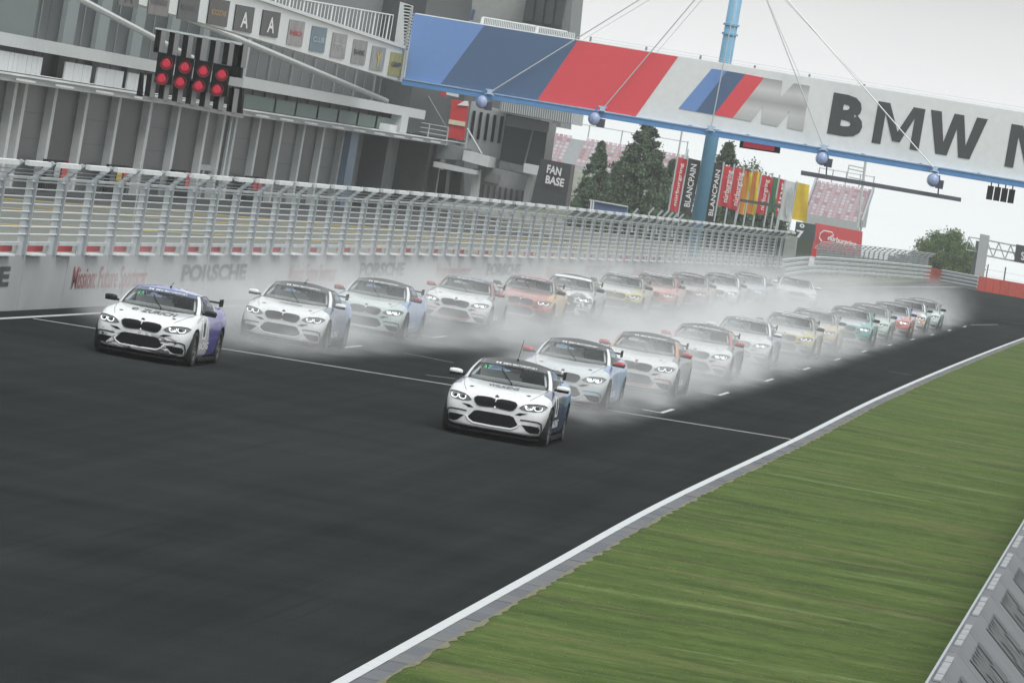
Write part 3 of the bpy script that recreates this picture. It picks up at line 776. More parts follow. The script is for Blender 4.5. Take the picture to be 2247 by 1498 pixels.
def car(loc, label, body, roof=PK, pillar=PW, mirror=PW, lip=PW, crease=None, beams=False, text=None, antenna=False, strip=None, roofbar=None, number=False, crisp=False):
    r = copy_tree(CAR)
    r.location = (loc[0], loc[1], 0); r.rotation_euler.z = loc[2] if len(loc) > 2 else 0
    tag(r, label, 'race car', 'race cars starting from the grid')
    for o in list(r.children):
        n = o.name.split('.')[0]
        if n == 'body': set_mat(o, body)
        elif n == 'roof': set_mat(o, roof)
        elif n in ('windscreen_pillar', 'rear_pillar'): set_mat(o, pillar)
        elif n == 'mirror': set_mat(o, mirror)
        elif n in ('intake_lip', 'grille_bar'): set_mat(o, lip)
        elif n == 'bumper_crease' and crease: set_mat(o, crease)
        elif n in ('windscreen_banner',) and strip: set_mat(o, strip)
        elif n == 'headlight':
            for c in o.children:
                if beams and c.name.startswith('lamp_lens'): set_mat(c, M_beam)
        elif n in ('number_board', 'number') and not number:
            for c in list(o.children): bpy.data.objects.remove(c)
            bpy.data.objects.remove(o)
    if antenna:
        MB().lathe([(0, .022), (.02, .018), (.03, .0)], 10, 'z', (.02, .12, 1.328)).tube([(.02, .12, 1.35), (.07, .10, 1.70 if antenna == 1 else 1.43)], .0048, 5).build('antenna', M_black, r)
    for tx, x0, x1, y0, y1, m_, bold in (text or []):
        lettering(tx, lambda u, v: project((x0+(x1-x0)*u, y0+(y1-y0)*v), 'z', .005), m_, r, bold, 'bonnet_lettering')
    if roofbar:
        MB().tube([Vector((x, -.17 + abs(x)**2*.16, 1.300-.05*abs(x)**1.5)) for x in (-.5, -.3, -.1, .1, .3, .5)], .028, 8).build('roof_light_bar', roofbar, r)
    return r
LBD = (.16, .30, .55)
LIV = dict(
 A=livery('pole_right', WHT, side=(.03, .05, .13), rear=(.10, .25, .50), y1=-1.05, y2=.95),
 B=livery('pole_left', WHT, side=WHT, rear=(.07, .06, .33), y1=-9, y2=.05, marble=True),
 D=livery('silver_blue', WHT, side=(.03, .06, .16), rear=(.10, .22, .46), y1=-1.05, y2=.95),
 E=livery('mint_blue', (.50, .60, .58), hood=(.62, .68, .66), side=(.09, .22, .48), rear=(.16, .30, .55), low=(.52, .05, .05), y1=-1.1),
 F=livery('white_red_a', WHT, side=(.06, .065, .07), low=(.55, .06, .05), y1=-1.15, zl=.17),
 G=livery('red_flame', (.46, .06, .05), hood=(.42, .13, .11), side=(.55, .30, .05), low=(.10, .14, .12), zl=.36, y1=-1.5, patch=(.52, .20, .15)),
 H=livery('white_black', WHT, side=(.30, .31, .30), patch=(.05, .05, .05), y1=-1.3),
 I=livery('yellow_white', (.58, .50, .16), hood=(.62, .64, .62), low=(.16, .18, .18), zl=.5, side=(.30, .28, .12), y1=-1.3),
 J=livery('orange_red', (.58, .12, .08), hood=(.62, .30, .26), low=(.40, .30, .27), zl=.45, side=(.50, .10, .06), y1=-1.3),
 K=livery('dark_red', (.26, .09, .09), hood=(.40, .36, .36), low=(.25, .27, .26), zl=.5, side=(.30, .20, .10), y1=-1.3),
 L=livery('white_red_line', WHT, side=(.35, .38, .38), low=(.55, .2, .2), zl=.2, y1=-1.1),
 M=livery('pale_blue', (.38, .52, .58), hood=(.42, .58, .62), side=(.30, .42, .50), y1=-1.3),
 N=livery('plain_white', WHT, side=WHT, y1=-9),
 O=livery('silver_blue_red', (.60, .63, .64), side=(.10, .22, .45), rear=(.20, .38, .62), low=(.55, .10, .09), zl=.20, y1=-1.1),
 P=livery('white_red_b', WHT, side=(.07, .075, .08), low=(.50, .12, .10), y1=-1.15, zl=.16),
 S=livery('gold_white', (.55, .45, .10), hood=(.65, .66, .64), low=(.36, .38, .36), zl=.52, side=(.30, .28, .14), y1=-1.3),
 T=livery('amber_white', (.60, .42, .14), hood=(.62, .60, .56), low=(.45, .46, .44), zl=.5, side=(.42, .40, .30), y1=-1.2),
 U=livery('teal_white', (.10, .38, .34), hood=(.55, .62, .68), low=(.30, .42, .40), zl=.30, side=(.05, .26, .22), y1=-1.2),
 V=livery('mint_white', (.55, .68, .62), hood=(.66, .70, .70), side=(.30, .40, .38), y1=-1.2),
 X=livery('coral_blue', (.62, .16, .13), hood=(.45, .48, .62), low=(.42, .42, .42), zl=.42, side=(.50, .15, .12), y1=-1.3),
 Y=livery('white_teal', WHT, hood=(.60, .62, .72), side=(.15, .36, .36), patch=(.55, .30, .15), y1=-1.1),
 Z=livery('white_green', (.60, .68, .66), side=(.30, .42, .44), y1=-1.1))
HT = lambda tx, w=.36: [(tx, -w, w, -1.45, -1.18, M_frame, .0)]
car((-11.17, 95.35, .015), 'white race car leading on the right, black roof and navy rear flank, tall aerial', LIV['A'], text=[('WILKENS', -.27, .27, -1.45, -1.15, M_ink, .01)], antenna=1, number=True)
car((-18.53, 101.0, .01), 'white race car leading on the left, violet blue roof and rear, marbled bumper', LIV['B'], roof=livery('violet_roof', (.10, .12, .45), patch=(.62, .64, .72)), mirror=PK, pillar=PW, strip=PN, antenna=2, number=True,
    text=[('ZURICH', -.17, .47, -1.62, -1.20, M_ink, .02), ('SIM RACING TEAM', -.30, .40, -1.04, -.86, M_frame, .0), ('e', -.37, -.25, -1.55, -1.25, M_ink, 0)])
car((-18.48, 116.5, .01), 'white race car with navy flank and white mirrors, second in the left hand file', LIV['D'], antenna=2, text=HT('WILKENS', .25))
car((-18.60, 129.2), 'mint white race car with blue bumper corners and dark red mirrors', LIV['E'], mirror=PDR, beams=True)
car((-18.63, 145.4), 'white race car with red mirrors, red bumper trim and dark flank in left file', LIV['F'], mirror=PR, crease=PR, lip=PR, beams=True, roof=PN, pillar=PDR)
car((-18.38, 157.6), 'red race car with orange flame flank and black mirrors', LIV['G'], mirror=PK, roof=PDR, pillar=PG)
car((-18.38, 168.3), 'white race car with black patches and a white bar above the windscreen', LIV['H'], mirror=PK, beams=True, strip=PW, pillar=PG)
car((-18.29, 182.8), 'yellow and white race car with white roof studs, behind the white barred one', LIV['I'], mirror=PK, pillar=PG, roofbar=M_offw)
car((-18.12, 193.0), 'orange red race car with pale pink bonnet in the left file', LIV['J'], mirror=PK, pillar=PR, roofbar=M_offw)
car((-17.95, 203.9), 'dark red and grey race car deep in the left hand spray', LIV['K'], mirror=PK, pillar=PG)
car((-17.62, 214.3, -.01), 'white race car with thin red bumper lines, tenth of the left file', LIV['L'], mirror=PK, beams=True, crease=PR)
car((-17.52, 226.6, -.01), 'pale blue race car second from the back of left file', LIV['M'], mirror=PK, beams=True)
car((-16.30, 237.4, .12), 'plain white race car last of the left file, turned slightly', LIV['N'], beams=True, roof=PG)
car((-11.82, 111.3), 'silver race car with blue flank, red sills and red mirrors', LIV['O'], mirror=PR, beams=True, crease=PLB)
car((-11.55, 123.5), 'white race car with red mirrors and orange roof corner, third in right file', LIV['P'], mirror=PR, pillar=PO, crease=PR, lip=PR)
car((-11.56, 138.4), 'white race car with red mirrors, directly behind its orange cornered twin', LIV['P'], mirror=PR, pillar=PR, crease=PR, lip=PR, beams=True)
car((-11.70, 153.3), 'white race car with white mirrors and grey flank, fifth in right file', LIV['D'], beams=True, roof=PG)
car((-11.45, 167.7), 'gold and white race car with pale roof studs in right file', LIV['S'], mirror=PK, pillar=PG, roofbar=M_offw)
car((-11.55, 180.0), 'amber and white race car tucked behind the gold one', LIV['T'], mirror=PK, pillar=PG, roofbar=M_offw)
car((-11.15, 193.0), 'teal race car with pale bonnet in the right file', LIV['U'], mirror=PK, pillar=PT, beams=True)
car((-11.15, 204.6), 'mint white race car partly hidden behind the teal one', LIV['V'], mirror=PK, pillar=PG)
car((-10.92, 215.4), 'coral red race car with lavender bonnet near the end of right file', LIV['X'], mirror=PN, pillar=PLB, beams=True)
car((-10.95, 229.4), 'white race car with teal stripes, next to last on the right', LIV['Y'], mirror=PK, pillar=PW)
car((-10.75, 237.6), 'pale green white race car at the very back of right file', LIV['Z'], mirror=PK, pillar=PG)
for o in list(CAR.children_recursive): bpy.data.objects.remove(o)
bpy.data.objects.remove(CAR)

M_mul = mat('mullion_grey', (.23, .26, .265), .5, noise_amt=.06)
M_bglass = mat('balcony_green_glass', (.12, .165, .15), .6, noise_amt=.1, scale=.4, spec=.2)
# ------------------------------------------------------------------ pit building (faces the track along the plane X = -44)
FX = -44.0
pb = empty('pit_building', (-44, 200, 0), 'long glass and grey pit garage building behind the catch fence', 'building')
def PB(name, quad, depth, m_): return slab(name, quad, (-depth, 0, 0), m_, pb)
def pbox(name, x0, x1, y0, y1, z0, z1, m_):
    L = pb.location; return MB().box(x0-L.x, x1-L.x, y0-L.y, y1-L.y, z0, z1).build(name, m_, pb)
Y0, Y1 = 176, 311
pbox('garage_back_wall', -52, -51.6, Y0, Y1, 0, 4.3, M_dgrey)
pbox('garage_floor', -52, -43.0, Y0, Y1, 0.005, .05, mat('garage_floor', (.05, .052, .055), .6))
pbox('upper_wall', -58, -47.5, Y0, Y1, 4.7, 13.5, M_mgrey)
pbox('canopy_slab', -47.4, -43.4, Y0, Y1+16, 4.12, 4.42, M_lgrey)
pbox('canopy_edge', -43.395, -43.3, Y0, Y1+16, 4.36, 4.44, M_white)
pbox('deep_beam', -45.5, -44.0, Y0, 233.0, 5.38, 5.86, M_offw)
pbox('deep_beam', -45.5, -44.0, 250.0, Y1, 5.38, 5.90, M_offw)
pbox('deep_beam', -45.52, -44.02, 232.99, 250.01, 5.38, 5.87, M_lgrey)
# garage doors and the fins between them
fin_px = [(20, 270), (43, 270), (110, 270), (180, 280), (252, 280), (320, 290), (383, 300), (447, 300), (485, 300), (508, 320), (559, 330), (608, 335), (657, 340), (700, 345), (744, 350)]
fy = [onX(x, y, -44.4).y for x, y in fin_px]
fy = [fy[0]-27, fy[0]-20.5, fy[0]-13.5, fy[0]-7] + fy
M_dA = mat('garage_door_dark', (.040, .041, .043), .45, noise_amt=.2, scale=.4); M_dB = mat('garage_door_grey', (.078, .084, .088), .4, noise_amt=.15, scale=.4)
M_slat = mat('louvre_slat', (.17, .17, .16), .5, noise_amt=.1)
for i, (a, b) in enumerate(zip(fy, fy[1:])):
    pbox('garage_fin', -44.7, -44.35, a-.28, a+.28, .05, 4.12, M_offw)
    d = pbox('garage_door', -44.85, -44.66, a+.28, b-.28, .05, 4.12, (M_dA, M_dB)[i % 2])
    L = pb.location
    if i == 11:
        for k in range(18): MB().box(-44.655-L.x, -44.60-L.x, a+.4-L.y, b-.4-L.y, 1.7+k*.13, 1.77+k*.13).build('louvre_slat', M_slat, d)
        MB().box(-44.655-L.x, -44.5-L.x, a+.3-L.y, b-.3-L.y, 1.35, 1.62).build('door_lintel', M_lgrey, d)
        MB().box(-44.655-L.x, -44.52-L.x, a+2.0-L.y, a+2.35-L.y, .05, 1.35).build('door_post', M_lgrey, d)
    elif b - a > 4:
        for k in range(1, 4): MB().box(-44.655-L.x, -44.64-L.x, a+.3-L.y, b-.3-L.y, k*1.0, k*1.0+.03).build('door_rail', M_dA, d)
pbox('garage_fin', -44.7, -44.35, fy[-1]-.28, fy[-1]+.28, .05, 4.12, M_lgrey)
pbox('blue_garage_column', -45.5, -44.0, 285.0, 287.6, .05, 4.12, mat('steel_blue_panel', (.13, .19, .27), .5))
pbox('end_garage_wall', -46.9, -46.0, 287.6, 327, .05, 4.12, M_mgrey)
pbox('end_garage_column', -46.0, -44.6, 302.5, 304.5, .05, 4.12, M_dgrey)
pbox('end_garage_column', -46.0, -44.2, 316.5, 318.0, .05, 4.12, M_dgrey)
pbox('end_garage_column', -46.0, -44.4, 323.5, 325.5, .05, 4.12, M_lgrey)
# little lamps along the canopy edge
for (x, y) in ((50, 158), (135, 175), (222, 192), (305, 208), (566, 266), (619, 278), (672, 289), (731, 301), (778, 311), (821, 321), (864, 330), (904, 338), (943, 347)):
    p = onX(x, y, -43.2); L = pb.location
    MB().box(p.x-L.x, p.x-L.x+.35, p.y-L.y-.9, p.y-L.y+.9, 4.20, 4.27).build('canopy_lamp', M_white, pb)
# balcony: white boards on the left, green glass on the right
bz0, bz1 = 4.44, 5.12
for (xa, xb) in ((-60, 10), (12, 48), (50, 93), (148, 204), (220, 276), (289, 340)):
    ya = onX(xa, 120, -44.2).y; yb = onX(xb, 140, -44.2).y
    n = 4 if xb < 100 else 3
    for k in range(n):
        s_ = (yb-ya)/n; pbox('balcony_board', -44.26, -44.2, ya+s_*k+.04, ya+s_*(k+1)-.04, bz0+.02, bz1+.06, M_white)
gx = [530, 598, 645, 694, 740, 784, 826, 862]
for a, b in zip(gx, gx[1:]):
    ya = onX(a, 250, -44.2).y; yb = onX(b, 280, -44.2).y
    pbox('balcony_glass', -44.24, -44.2, ya+.08, yb-.08, bz0+.02, bz1, M_bglass)
pbox('balcony_post', -44.6, -44.0, onX(865, 290, -44.3).y, onX(880, 290, -44.3).y, 4.44, 5.38, M_offw)
pbox('balcony_box', -44.2, -43.6, onX(846, 305, -43.9).y-1, onX(846, 305, -43.9).y+1.4, 4.44, 4.80, M_white)
# storey glazing: deep vertical mullions in front of dark glass
z0, z1 = 4.46, 9.6
mull = [(-30, 30, 1.0, M_lgrey), (55, 30, 7.0, mat('sea_green_panel', (.15, .18, .18), .5, noise_amt=.08)), (172, 50, 2.3, M_mul), (243, 60, 2.2, M_mul), (318, 80, 2.2, M_mul), (395, 90, 2.0, M_mul),
        (462, 110, 1.6, M_mul), (562, 130, .5, M_lgrey), (612, 150, .3, M_mgrey), (661, 150, .3, M_mgrey), (707, 160, .3, M_mgrey), (754, 170, .3, M_mgrey), (797, 180, .3, M_mgrey), (838, 190, .3, M_mgrey)]
my = []
for x, y, w, m_ in mull:
    yy_ = onX(x, y, -46.0).y; my.append(yy_); pbox('mullion', -46.6, -46.3 if w > 1.5 else -46.42, yy_-w/2, yy_+w/2, z0, z1, m_)
my = [Y0] + my + [Y1]
for i, (a, b) in enumerate(zip(my, my[1:])):
    k = max(1, round((b-a)/4.0))
    for j in range(k): pbox('window_pane', -46.56, -46.50, a+(b-a)*j/k+.03, a+(b-a)*(j+1)/k-.03, z0, z1, M_glassd)
    if k > 1 or b-a > 3:
        pbox('thin_mullion', -46.495, -46.47, (a+b)/2-.07, (a+b)/2+.07, z0, z1, M_mgrey)
pbox('floor_band', -46.5, -45.55, Y0, Y1, 5.45, 5.80, M_mgrey)
pbox('end_wall', -60, -45.0, Y1, 330, 4.5, 13.5, M_dgrey)
# struts of the roof
def strut(parent, a, b, Xp, r, m_):
    p = onX(*a, Xp); q = onX(*b, Xp); L = parent.location
    return MB().tube([p-L, q-L], r, 8).build('strut', m_, parent)
strut(pb, (140, -20), (428, 131), -42.6, .13, M_offw); strut(pb, (330, 5), (848, 222), -42.4, .14, M_offw)

# lounge box hung on the upper floor, picture panels along it
bd = Vector((-.0737, .9973, 0)); bn = Vector((.9973, .0737, 0)); bp0 = Vector((-41.7, 285, 0))
lb = empty('lounge_balcony', (-41.7, 285, 7), 'white lounge balcony box with a row of picture panels over the pits', 'balcony')
def LB(name, pts, depth, m_, push=0):
    q = [onP(x, y, bp0 + bn*push, bn) for x, y in pts]; return slab(name, q, -bn*depth, m_, lb)
def LBl(x, top): return 108 + (x-890)*.3365 if top else 181 + (x-881)*.297
xs = [-40, 880]
LB('box_front', [(210, LBl(210, 0)), (884, 181), (892, 110), (210, LBl(210, 1))], .5, M_white)
LB('box_top_rim', [(210, LBl(210, 1)), (892, 109), (893, 102), (210, LBl(210, 1)-7)], .7, M_white, .12)
LB('box_end_face', [(884, 182), (888, 181), (896, 112), (892, 110)], .5, M_offw, .02)
pics = [(350, 5, 44, 58), (415, 17, 44, 58), (480, 28, 43, 57), (536, 42, 40, 56), (594, 53, 38, 55), (650, 73, 33, 54), (699, 87, 32, 54), (744, 101, 31, 53), (789, 115, 30, 52), (829.5, 129, 29, 51), (869, 142, 27, 50), (285, -14, 44, 58)]
pc = [(.17, .15, .15), (.045, .05, .05), (.05, .045, .045), (.05, .055, .055), (.05, .05, .055), (.30, .29, .29), (.13, .20, .25), (.30, .30, .30), (.28, .28, .28), (.30, .32, .31), (.36, .33, .08), (.1, .1, .1)]
tx = ['HINDI', 'MOTOR', 'ROCKSTAR', 'A', 'A', 'NIO', 'CLUB', 'TOP', 'BANK', 'Y', 'GRIP', 'M']
tc_ = [M_frame, M_frame, mat('tan_print', (.45, .30, .14)), M_inkw, M_inkw, M_red, mat('pale_blue_print', (.45, .58, .66)), M_galp, M_ink, M_yel, M_frame, M_frame]
for i, (x, y, w, h) in enumerate(pics):
    sl = .335
    q = [(x-w/2-4, y+h/2-w/2*sl*.55), (x+w/2-4, y+h/2+w/2*sl*.55), (x+w/2+4, y-h/2+w/2*sl*.55), (x-w/2+4, y-h/2-w/2*sl*.55)]
    o = LB('picture_panel', q, .04, mat('picture_%d' % i, pc[i], .5, noise_amt=.3, scale=1.5), .05)
    P = [onP(a, b, bp0 + bn*.06, bn) - lb.location for a, b in q]
    def f(u, v): u = (.12+.76*u) if len(tx[i]) > 1 else (.32+.4*u); v = (.15+.62*v) if len(tx[i]) == 1 else (.38+.22*v); return (P[0].lerp(P[1], u)).lerp(P[3].lerp(P[2], u), v) + bn*.012
    lettering(tx[i], f, tc_[i], o, .02)
# railing on the box
mbx = [(640, 17), (660, 22), (690, 30), (725, 40), (765, 52), (800, 63), (838, 76), (858, 84)]
p1 = [onP(x, y-0, bp0-bn*.6, bn)-lb.location for x, y in [(560, -20), (700, 6), (863, 34)]]
MB().tube(p1, .035, 6).build('handrail', M_white, lb)
for k in range(34):
    x = 600 + k*7.8
    top = onP(x+6, -6 + (x-600)*.155, bp0-bn*.6, bn); bot = onP(x, 17+(x-600)*.30, bp0-bn*.6, bn)
    bot = Vector((top.x, top.y, bot.z))
    MB().tube([top-lb.location, bot-lb.location], .022 if k % 4 else .04, 5).build('baluster', M_white, lb)

# tower block behind the gantry, top left
def board(name, label, cat, pts, Y, depth, m_, push=0):
    q = qY(Y, *pts); e_ = empty(name, sum((Vector(p) for p in q), Vector())/4, label, cat)
    slab('panel', q, (0, depth, 0), m_, e_); return e_
def sub(e_, name, pts, Y, depth, m_): return slab(name, qY(Y, *pts), (0, depth, 0), m_, e_)
tw = empty('control_tower', tuple(onY(1000, 60, 330)), 'grey control tower with dark windows rising above the sponsor gantry', 'building')
sub(tw, 'wall', [(560, 160), (1230, 280), (1262, -60), (560, -200)], 345, 6, M_mgrey)
sub(tw, 'wall_cladding', [(860, 120), (1160, 150), (1175, -60), (860, -120)], 342, 2, mat('warm_grey_cladding', (.30, .31, .30), .6))
sub(tw, 'corner_panel', [(862, 118), (884, 122), (902, 12), (878, 4)], 300, 1, M_offw)
for k in range(16):
    sub(tw, 'vent_slat', [(886, 120-k*7), (903, 123-k*7), (904, 119-k*7), (887, 116-k*7)], 300, .6, M_lgrey)
sub(tw, 'window_bay', [(1146, 50), (1232, 66), (1250, -40), (1162, -40)], 340, 1.5, M_dgrey)
for k, x in enumerate((1150, 1172, 1194, 1216)):
    sub(tw, 'window_pane', [(x, 44+k*4), (x+17, 47+k*4), (x+28, -30), (x+11, -30)], 339.7, .1, M_glassd)
sub(tw, 'sill', [(1146, 56), (1232, 72), (1232, 66), (1146, 50)], 338, 1.5, M_lgrey)
sub(tw, 'yellow_panel', [(953, 28), (966, 30), (970, 2), (958, 0)], 338, .4, M_yel)
sub(tw, 'brown_panel', [(967, 32), (996, 38), (1003, -8), (971, -14)], 338, .4, mat('brown_panel', (.08, .07, .06), .6))
for k in range(5):
    sub(tw, 'blue_tube', [(998+k*8, 38+k*1.5), (1004+k*8, 39+k*1.5), (1010+k*8, 2+k*5), (1004+k*8, 1+k*5)], 337, .4, mat('tower_blue', (.07, .10, .22), .5))
sub(tw, 'dark_block', [(780, 60), (862, 80), (878, -20), (790, -60)], 343.5, 1.4, M_dgrey)

# stair block right of the garages
sb = empty('stair_tower', tuple(onY(1000, 300, 318)), 'grey stair tower with slit windows and a corrugated roof edge', 'building')
YS = 322
sub(sb, 'dark_core', [(880, 425), (1000, 425), (1000, 150), (893, 150)], 332, 6, M_dgrey)
sub(sb, 'wall', [(955, 440), (1150, 460), (1200, 200), (985, 170)], 336, 6, mat('stair_wall_grey', (.16, .17, .175), .6))
sub(sb, 'slit_wall', [(1018, 330), (1097, 352), (1116, 250), (1035, 222)], YS, 2, M_lgrey)
for k in range(5):
    x = 1030 + k*15.2; y = 302 + k*3
    sub(sb, 'slit_window', [(x, y), (x+6, y+1.2), (x+14, y-58), (x+8, y-59)], YS-.15, .1, M_black)
sub(sb, 'corrugated_roof', [(1095, 243), (1257, 273), (1262, 238), (1100, 210)], YS-3, 5, M_lgrey)
for k in range(32):
    x = 1100 + k*4.9; y = 243 + k*.93
    sub(sb, 'roof_rib', [(x, y), (x+1.8, y+.4), (x+5.5, y-32), (x+3.7, y-32.4)], YS-3.15, .14, M_offw)
sub(sb, 'glass_block', [(1096, 352), (1190, 373), (1204, 268), (1112, 250)], YS-1, 4, M_glassd)
sub(sb, 'glass_frame', [(1110, 276), (1203, 292), (1205, 270), (1113, 252)], YS-1.2, .15, M_mgrey)
sub(sb, 'glass_mullion', [(1148, 364), (1151, 365), (1174, 275), (1171, 274)], YS-1.2, .15, M_mgrey)
sub(sb, 'white_slab', [(1014, 352), (1070, 367), (1075, 345), (1018, 330)], YS-4, 5, M_offw)
sub(sb, 'white_slab', [(1148, 378), (1186, 386), (1190, 366), (1150, 358)], YS-3, 4, M_offw)
sub(sb, 'grey_slab', [(955, 348), (1018, 352), (1018, 326), (960, 310)], YS-3.5, 5, M_mgrey)
sub(sb, 'lower_wall', [(1035, 438), (1142, 455), (1160, 385), (1050, 360)], YS-1, 3, mat('lower_wall_grey', (.30, .31, .315), .6))
sub(sb, 'lower_recess', [(1062, 398), (1094, 404), (1098, 384), (1066, 378)], YS-1.2, .15, M_mgrey)
for k in range(8):
    x = 1055 + k*12.3; y = 437 + k*2
    sub(sb, 'slit_window', [(x, y), (x+5, y+1), (x+9, y-32), (x+4, y-33)], YS-1.2, .15, M_dgrey)
sub(sb, 'awning', [(950, 366), (1040, 383), (1042, 374), (952, 354)], YS-5, 3, M_offw)
sub(sb, 'doorway', [(958, 425), (1005, 430), (1012, 378), (965, 372)], YS-2, 1, M_glassd)
sub(sb, 'door_post', [(975, 428), (982, 429), (988, 376), (981, 375)], YS-2.3, .2, M_lgrey)
sub(sb, 'door_post', [(1030, 436), (1046, 438), (1053, 372), (1038, 370)], YS-2.3, .8, M_offw)
def tubeY(parent, name, pts, Y, r, m_): 
    return MB().tube([onY(x, y, Y)-parent.location for x, y in pts], r, 6).build(name, m_, parent)
for dy in (0, 10, 20, 30):
    tubeY(sb, 'stair_rail', [(900, 266+dy), (940, 272+dy), (1020, 286+dy)], YS-5, .03, M_galp)
for x, y in ((901, 300), (936, 314), (978, 320), (1020, 326)): tubeY(sb, 'rail_post', [(x, y), (x+7, y-42)], YS-5, .045, M_galp)
tubeY(sb, 'brace', [(922, 182), (982, 285)], YS-4, .06, M_mgrey); tubeY(sb, 'brace', [(1025, 282), (1057, 338)], YS-5, .06, M_galp)
rbn = empty('red_banner', tuple(onY(1000, 265, 313)), 'tall red banner with a cream stripe hanging at the stair tower', 'banner')
sub(rbn, 'cloth', [(983, 302), (1018, 308), (1029, 224), (991, 218)], 313, .08, M_red)
sub(rbn, 'stripe', [(984, 272), (1020, 278), (1021, 268), (985, 262)], 312.9, .06, mat('cream_print', (.68, .60, .45)))
sub(rbn, 'peak_print', [(1003, 231), (1028, 233), (1027, 222), (1018, 222)], 312.9, .06, M_inkw)
fl2 = empty('hanging_flags', tuple(onY(975, 205, 314)), 'red, white and green flags beneath the left end of gantry', 'flag')
for x0, x1, m_ in ((966, 978, M_red), (979, 1006, M_white), (1008, 1040, mat('olive_cloth', (.12, .16, .07)))):
    sub(fl2, 'cloth', [(x0, 208), (x1, 214), (x1+3, 188), (x0+3, 184)], 316, .05, m_)

# FAN BASE board
fb = board('fan_base_board', 'black board reading FAN BASE right of the stair tower', 'sign', [(1164, 445), (1240, 458), (1254, 361), (1187, 348)], 312, 2, M_dgrey)
def txtY(parent, body, tl, tr, bl, Y, m_, bold=.02):
    a = onY(*bl, Y)-parent.location; b = onY(*tl, Y)-parent.location; c = onY(*tr, Y)-parent.location
    return lettering(body, lambda u, v: a + (b-a)*v + (c-b)*u, m_, parent, bold)
txtY(fb, 'FAN', (1202, 361), (1233, 369), (1199, 379), 311.8, M_inkw, .03)
txtY(fb, 'BASE', (1199, 384), (1239, 393), (1196, 402), 311.8, M_inkw, .03)

# ------------------------------------------------------------------ sponsor gantry
GY = 280.0
ga = empty('sponsor_gantry', (-24, GY, 0), 'blue gantry bridge with striped motorsport sponsor banner over the track', 'gantry')
def GA(name, quad, depth, m_, Y=GY): return slab(name, qY(Y, *quad), (0, depth, 0), m_, ga)
def topy(x): return 30 + (x-905)*.1625
def boty(x): return 172 + (x-890)*.1655
zb = onY(1500, boty(1500), GY).z; zt = onY(1500, topy(1500), GY).z
def gb_(name, x0, x1, y0, y1, z0, z1, m_):
    L = ga.location; return MB().box(x0, x1, y0-L.y, y1-L.y, z0, z1).build(name, m_, ga) if 0 else MB().box(x0-L.x, x1-L.x, y0-L.y, y1-L.y, z0, z1).build(name, m_, ga)
XL, XR = onY(897, 100, GY).x, 4.0
def zline(x, top): # bottom/top height along the bridge
    a = onY(905 if top else 890, topy(905) if top else boty(890), GY); b = onY(2247, topy(2247) if top else boty(2247), GY)
    return a.z + (b.z-a.z)*(x-a.x)/(b.x-a.x)
def gq(x0, x1, dz0, dz1, dy=0):  # quad between the two chord lines, dz measured from them
    L = ga.location
    return [Vector((x0, GY+dy, zline(x0, 0)+dz0)), Vector((x1, GY+dy, zline(x1, 0)+dz0)), Vector((x1, GY+dy, zline(x1, 1)+dz1)), Vector((x0, GY+dy, zline(x0, 1)+dz1))]
slab('banner_backing', gq(XL, XR, .02, 0), (0, .25, 0), M_white, ga)
L = ga.location
for dy, hh, m_ in ((-.28, .28, M_blue),):
    q = [Vector((XL, GY+dy, zline(XL, 0)-.36)), Vector((XR, GY+dy, zline(XR, 0)-.36)), Vector((XR, GY+dy, zline(XR, 0)-.08)), Vector((XL, GY+dy, zline(XL, 0)-.08))]
    slab('bottom_beam', q, (0, 1.6, 0), M_blue, ga)
    q = [p + Vector((0, .0, .30)) for p in q]; q = [q[0], q[1], q[1]+Vector((0, 0, .07)), q[0]+Vector((0, 0, .07))]
    slab('beam_flange', [p-Vector((0, .05, .02)) for p in q], (0, 1.7, 0), mat('pale_gantry_blue', (.30, .45, .66), .45), ga)
q = [Vector((XL, GY+.3, zline(XL, 1)-.02)), Vector((XR, GY+.3, zline(XR, 1)-.02)), Vector((XR, GY+.3, zline(XR, 1)+.06)), Vector((XL, GY+.3, zline(XL, 1)+.06))]
slab('top_beam', q, (0, 1.2, 0), M_white, ga)
PRT = [mat('banner_blue', (.155, .29, .60), .5, noise_amt=.03), mat('banner_navy', (.075, .135, .25), .5, noise_amt=.03), mat('banner_red', (.74, .07, .09), .5, noise_amt=.03)]
def stripe(x0b, x1b, x0t, x1t, m_):
    # slanted stripe: lower edge px x0b..x1b, upper edge px x0t..x1t
    pts = [(x0b, boty(x0b)), (x1b, boty(x1b)), (x1t, topy(x1t)), (x0t, topy(x0t))]
    return GA('banner_stripe', pts, .03, m_, GY-.035)
# upper edges sit on the top chord
stripe(889, 967, 908, 1063, PRT[0]); stripe(967, 1179, 1063, 1268, PRT[1]); stripe(1179, 1395, 1268, 1488, PRT[2])
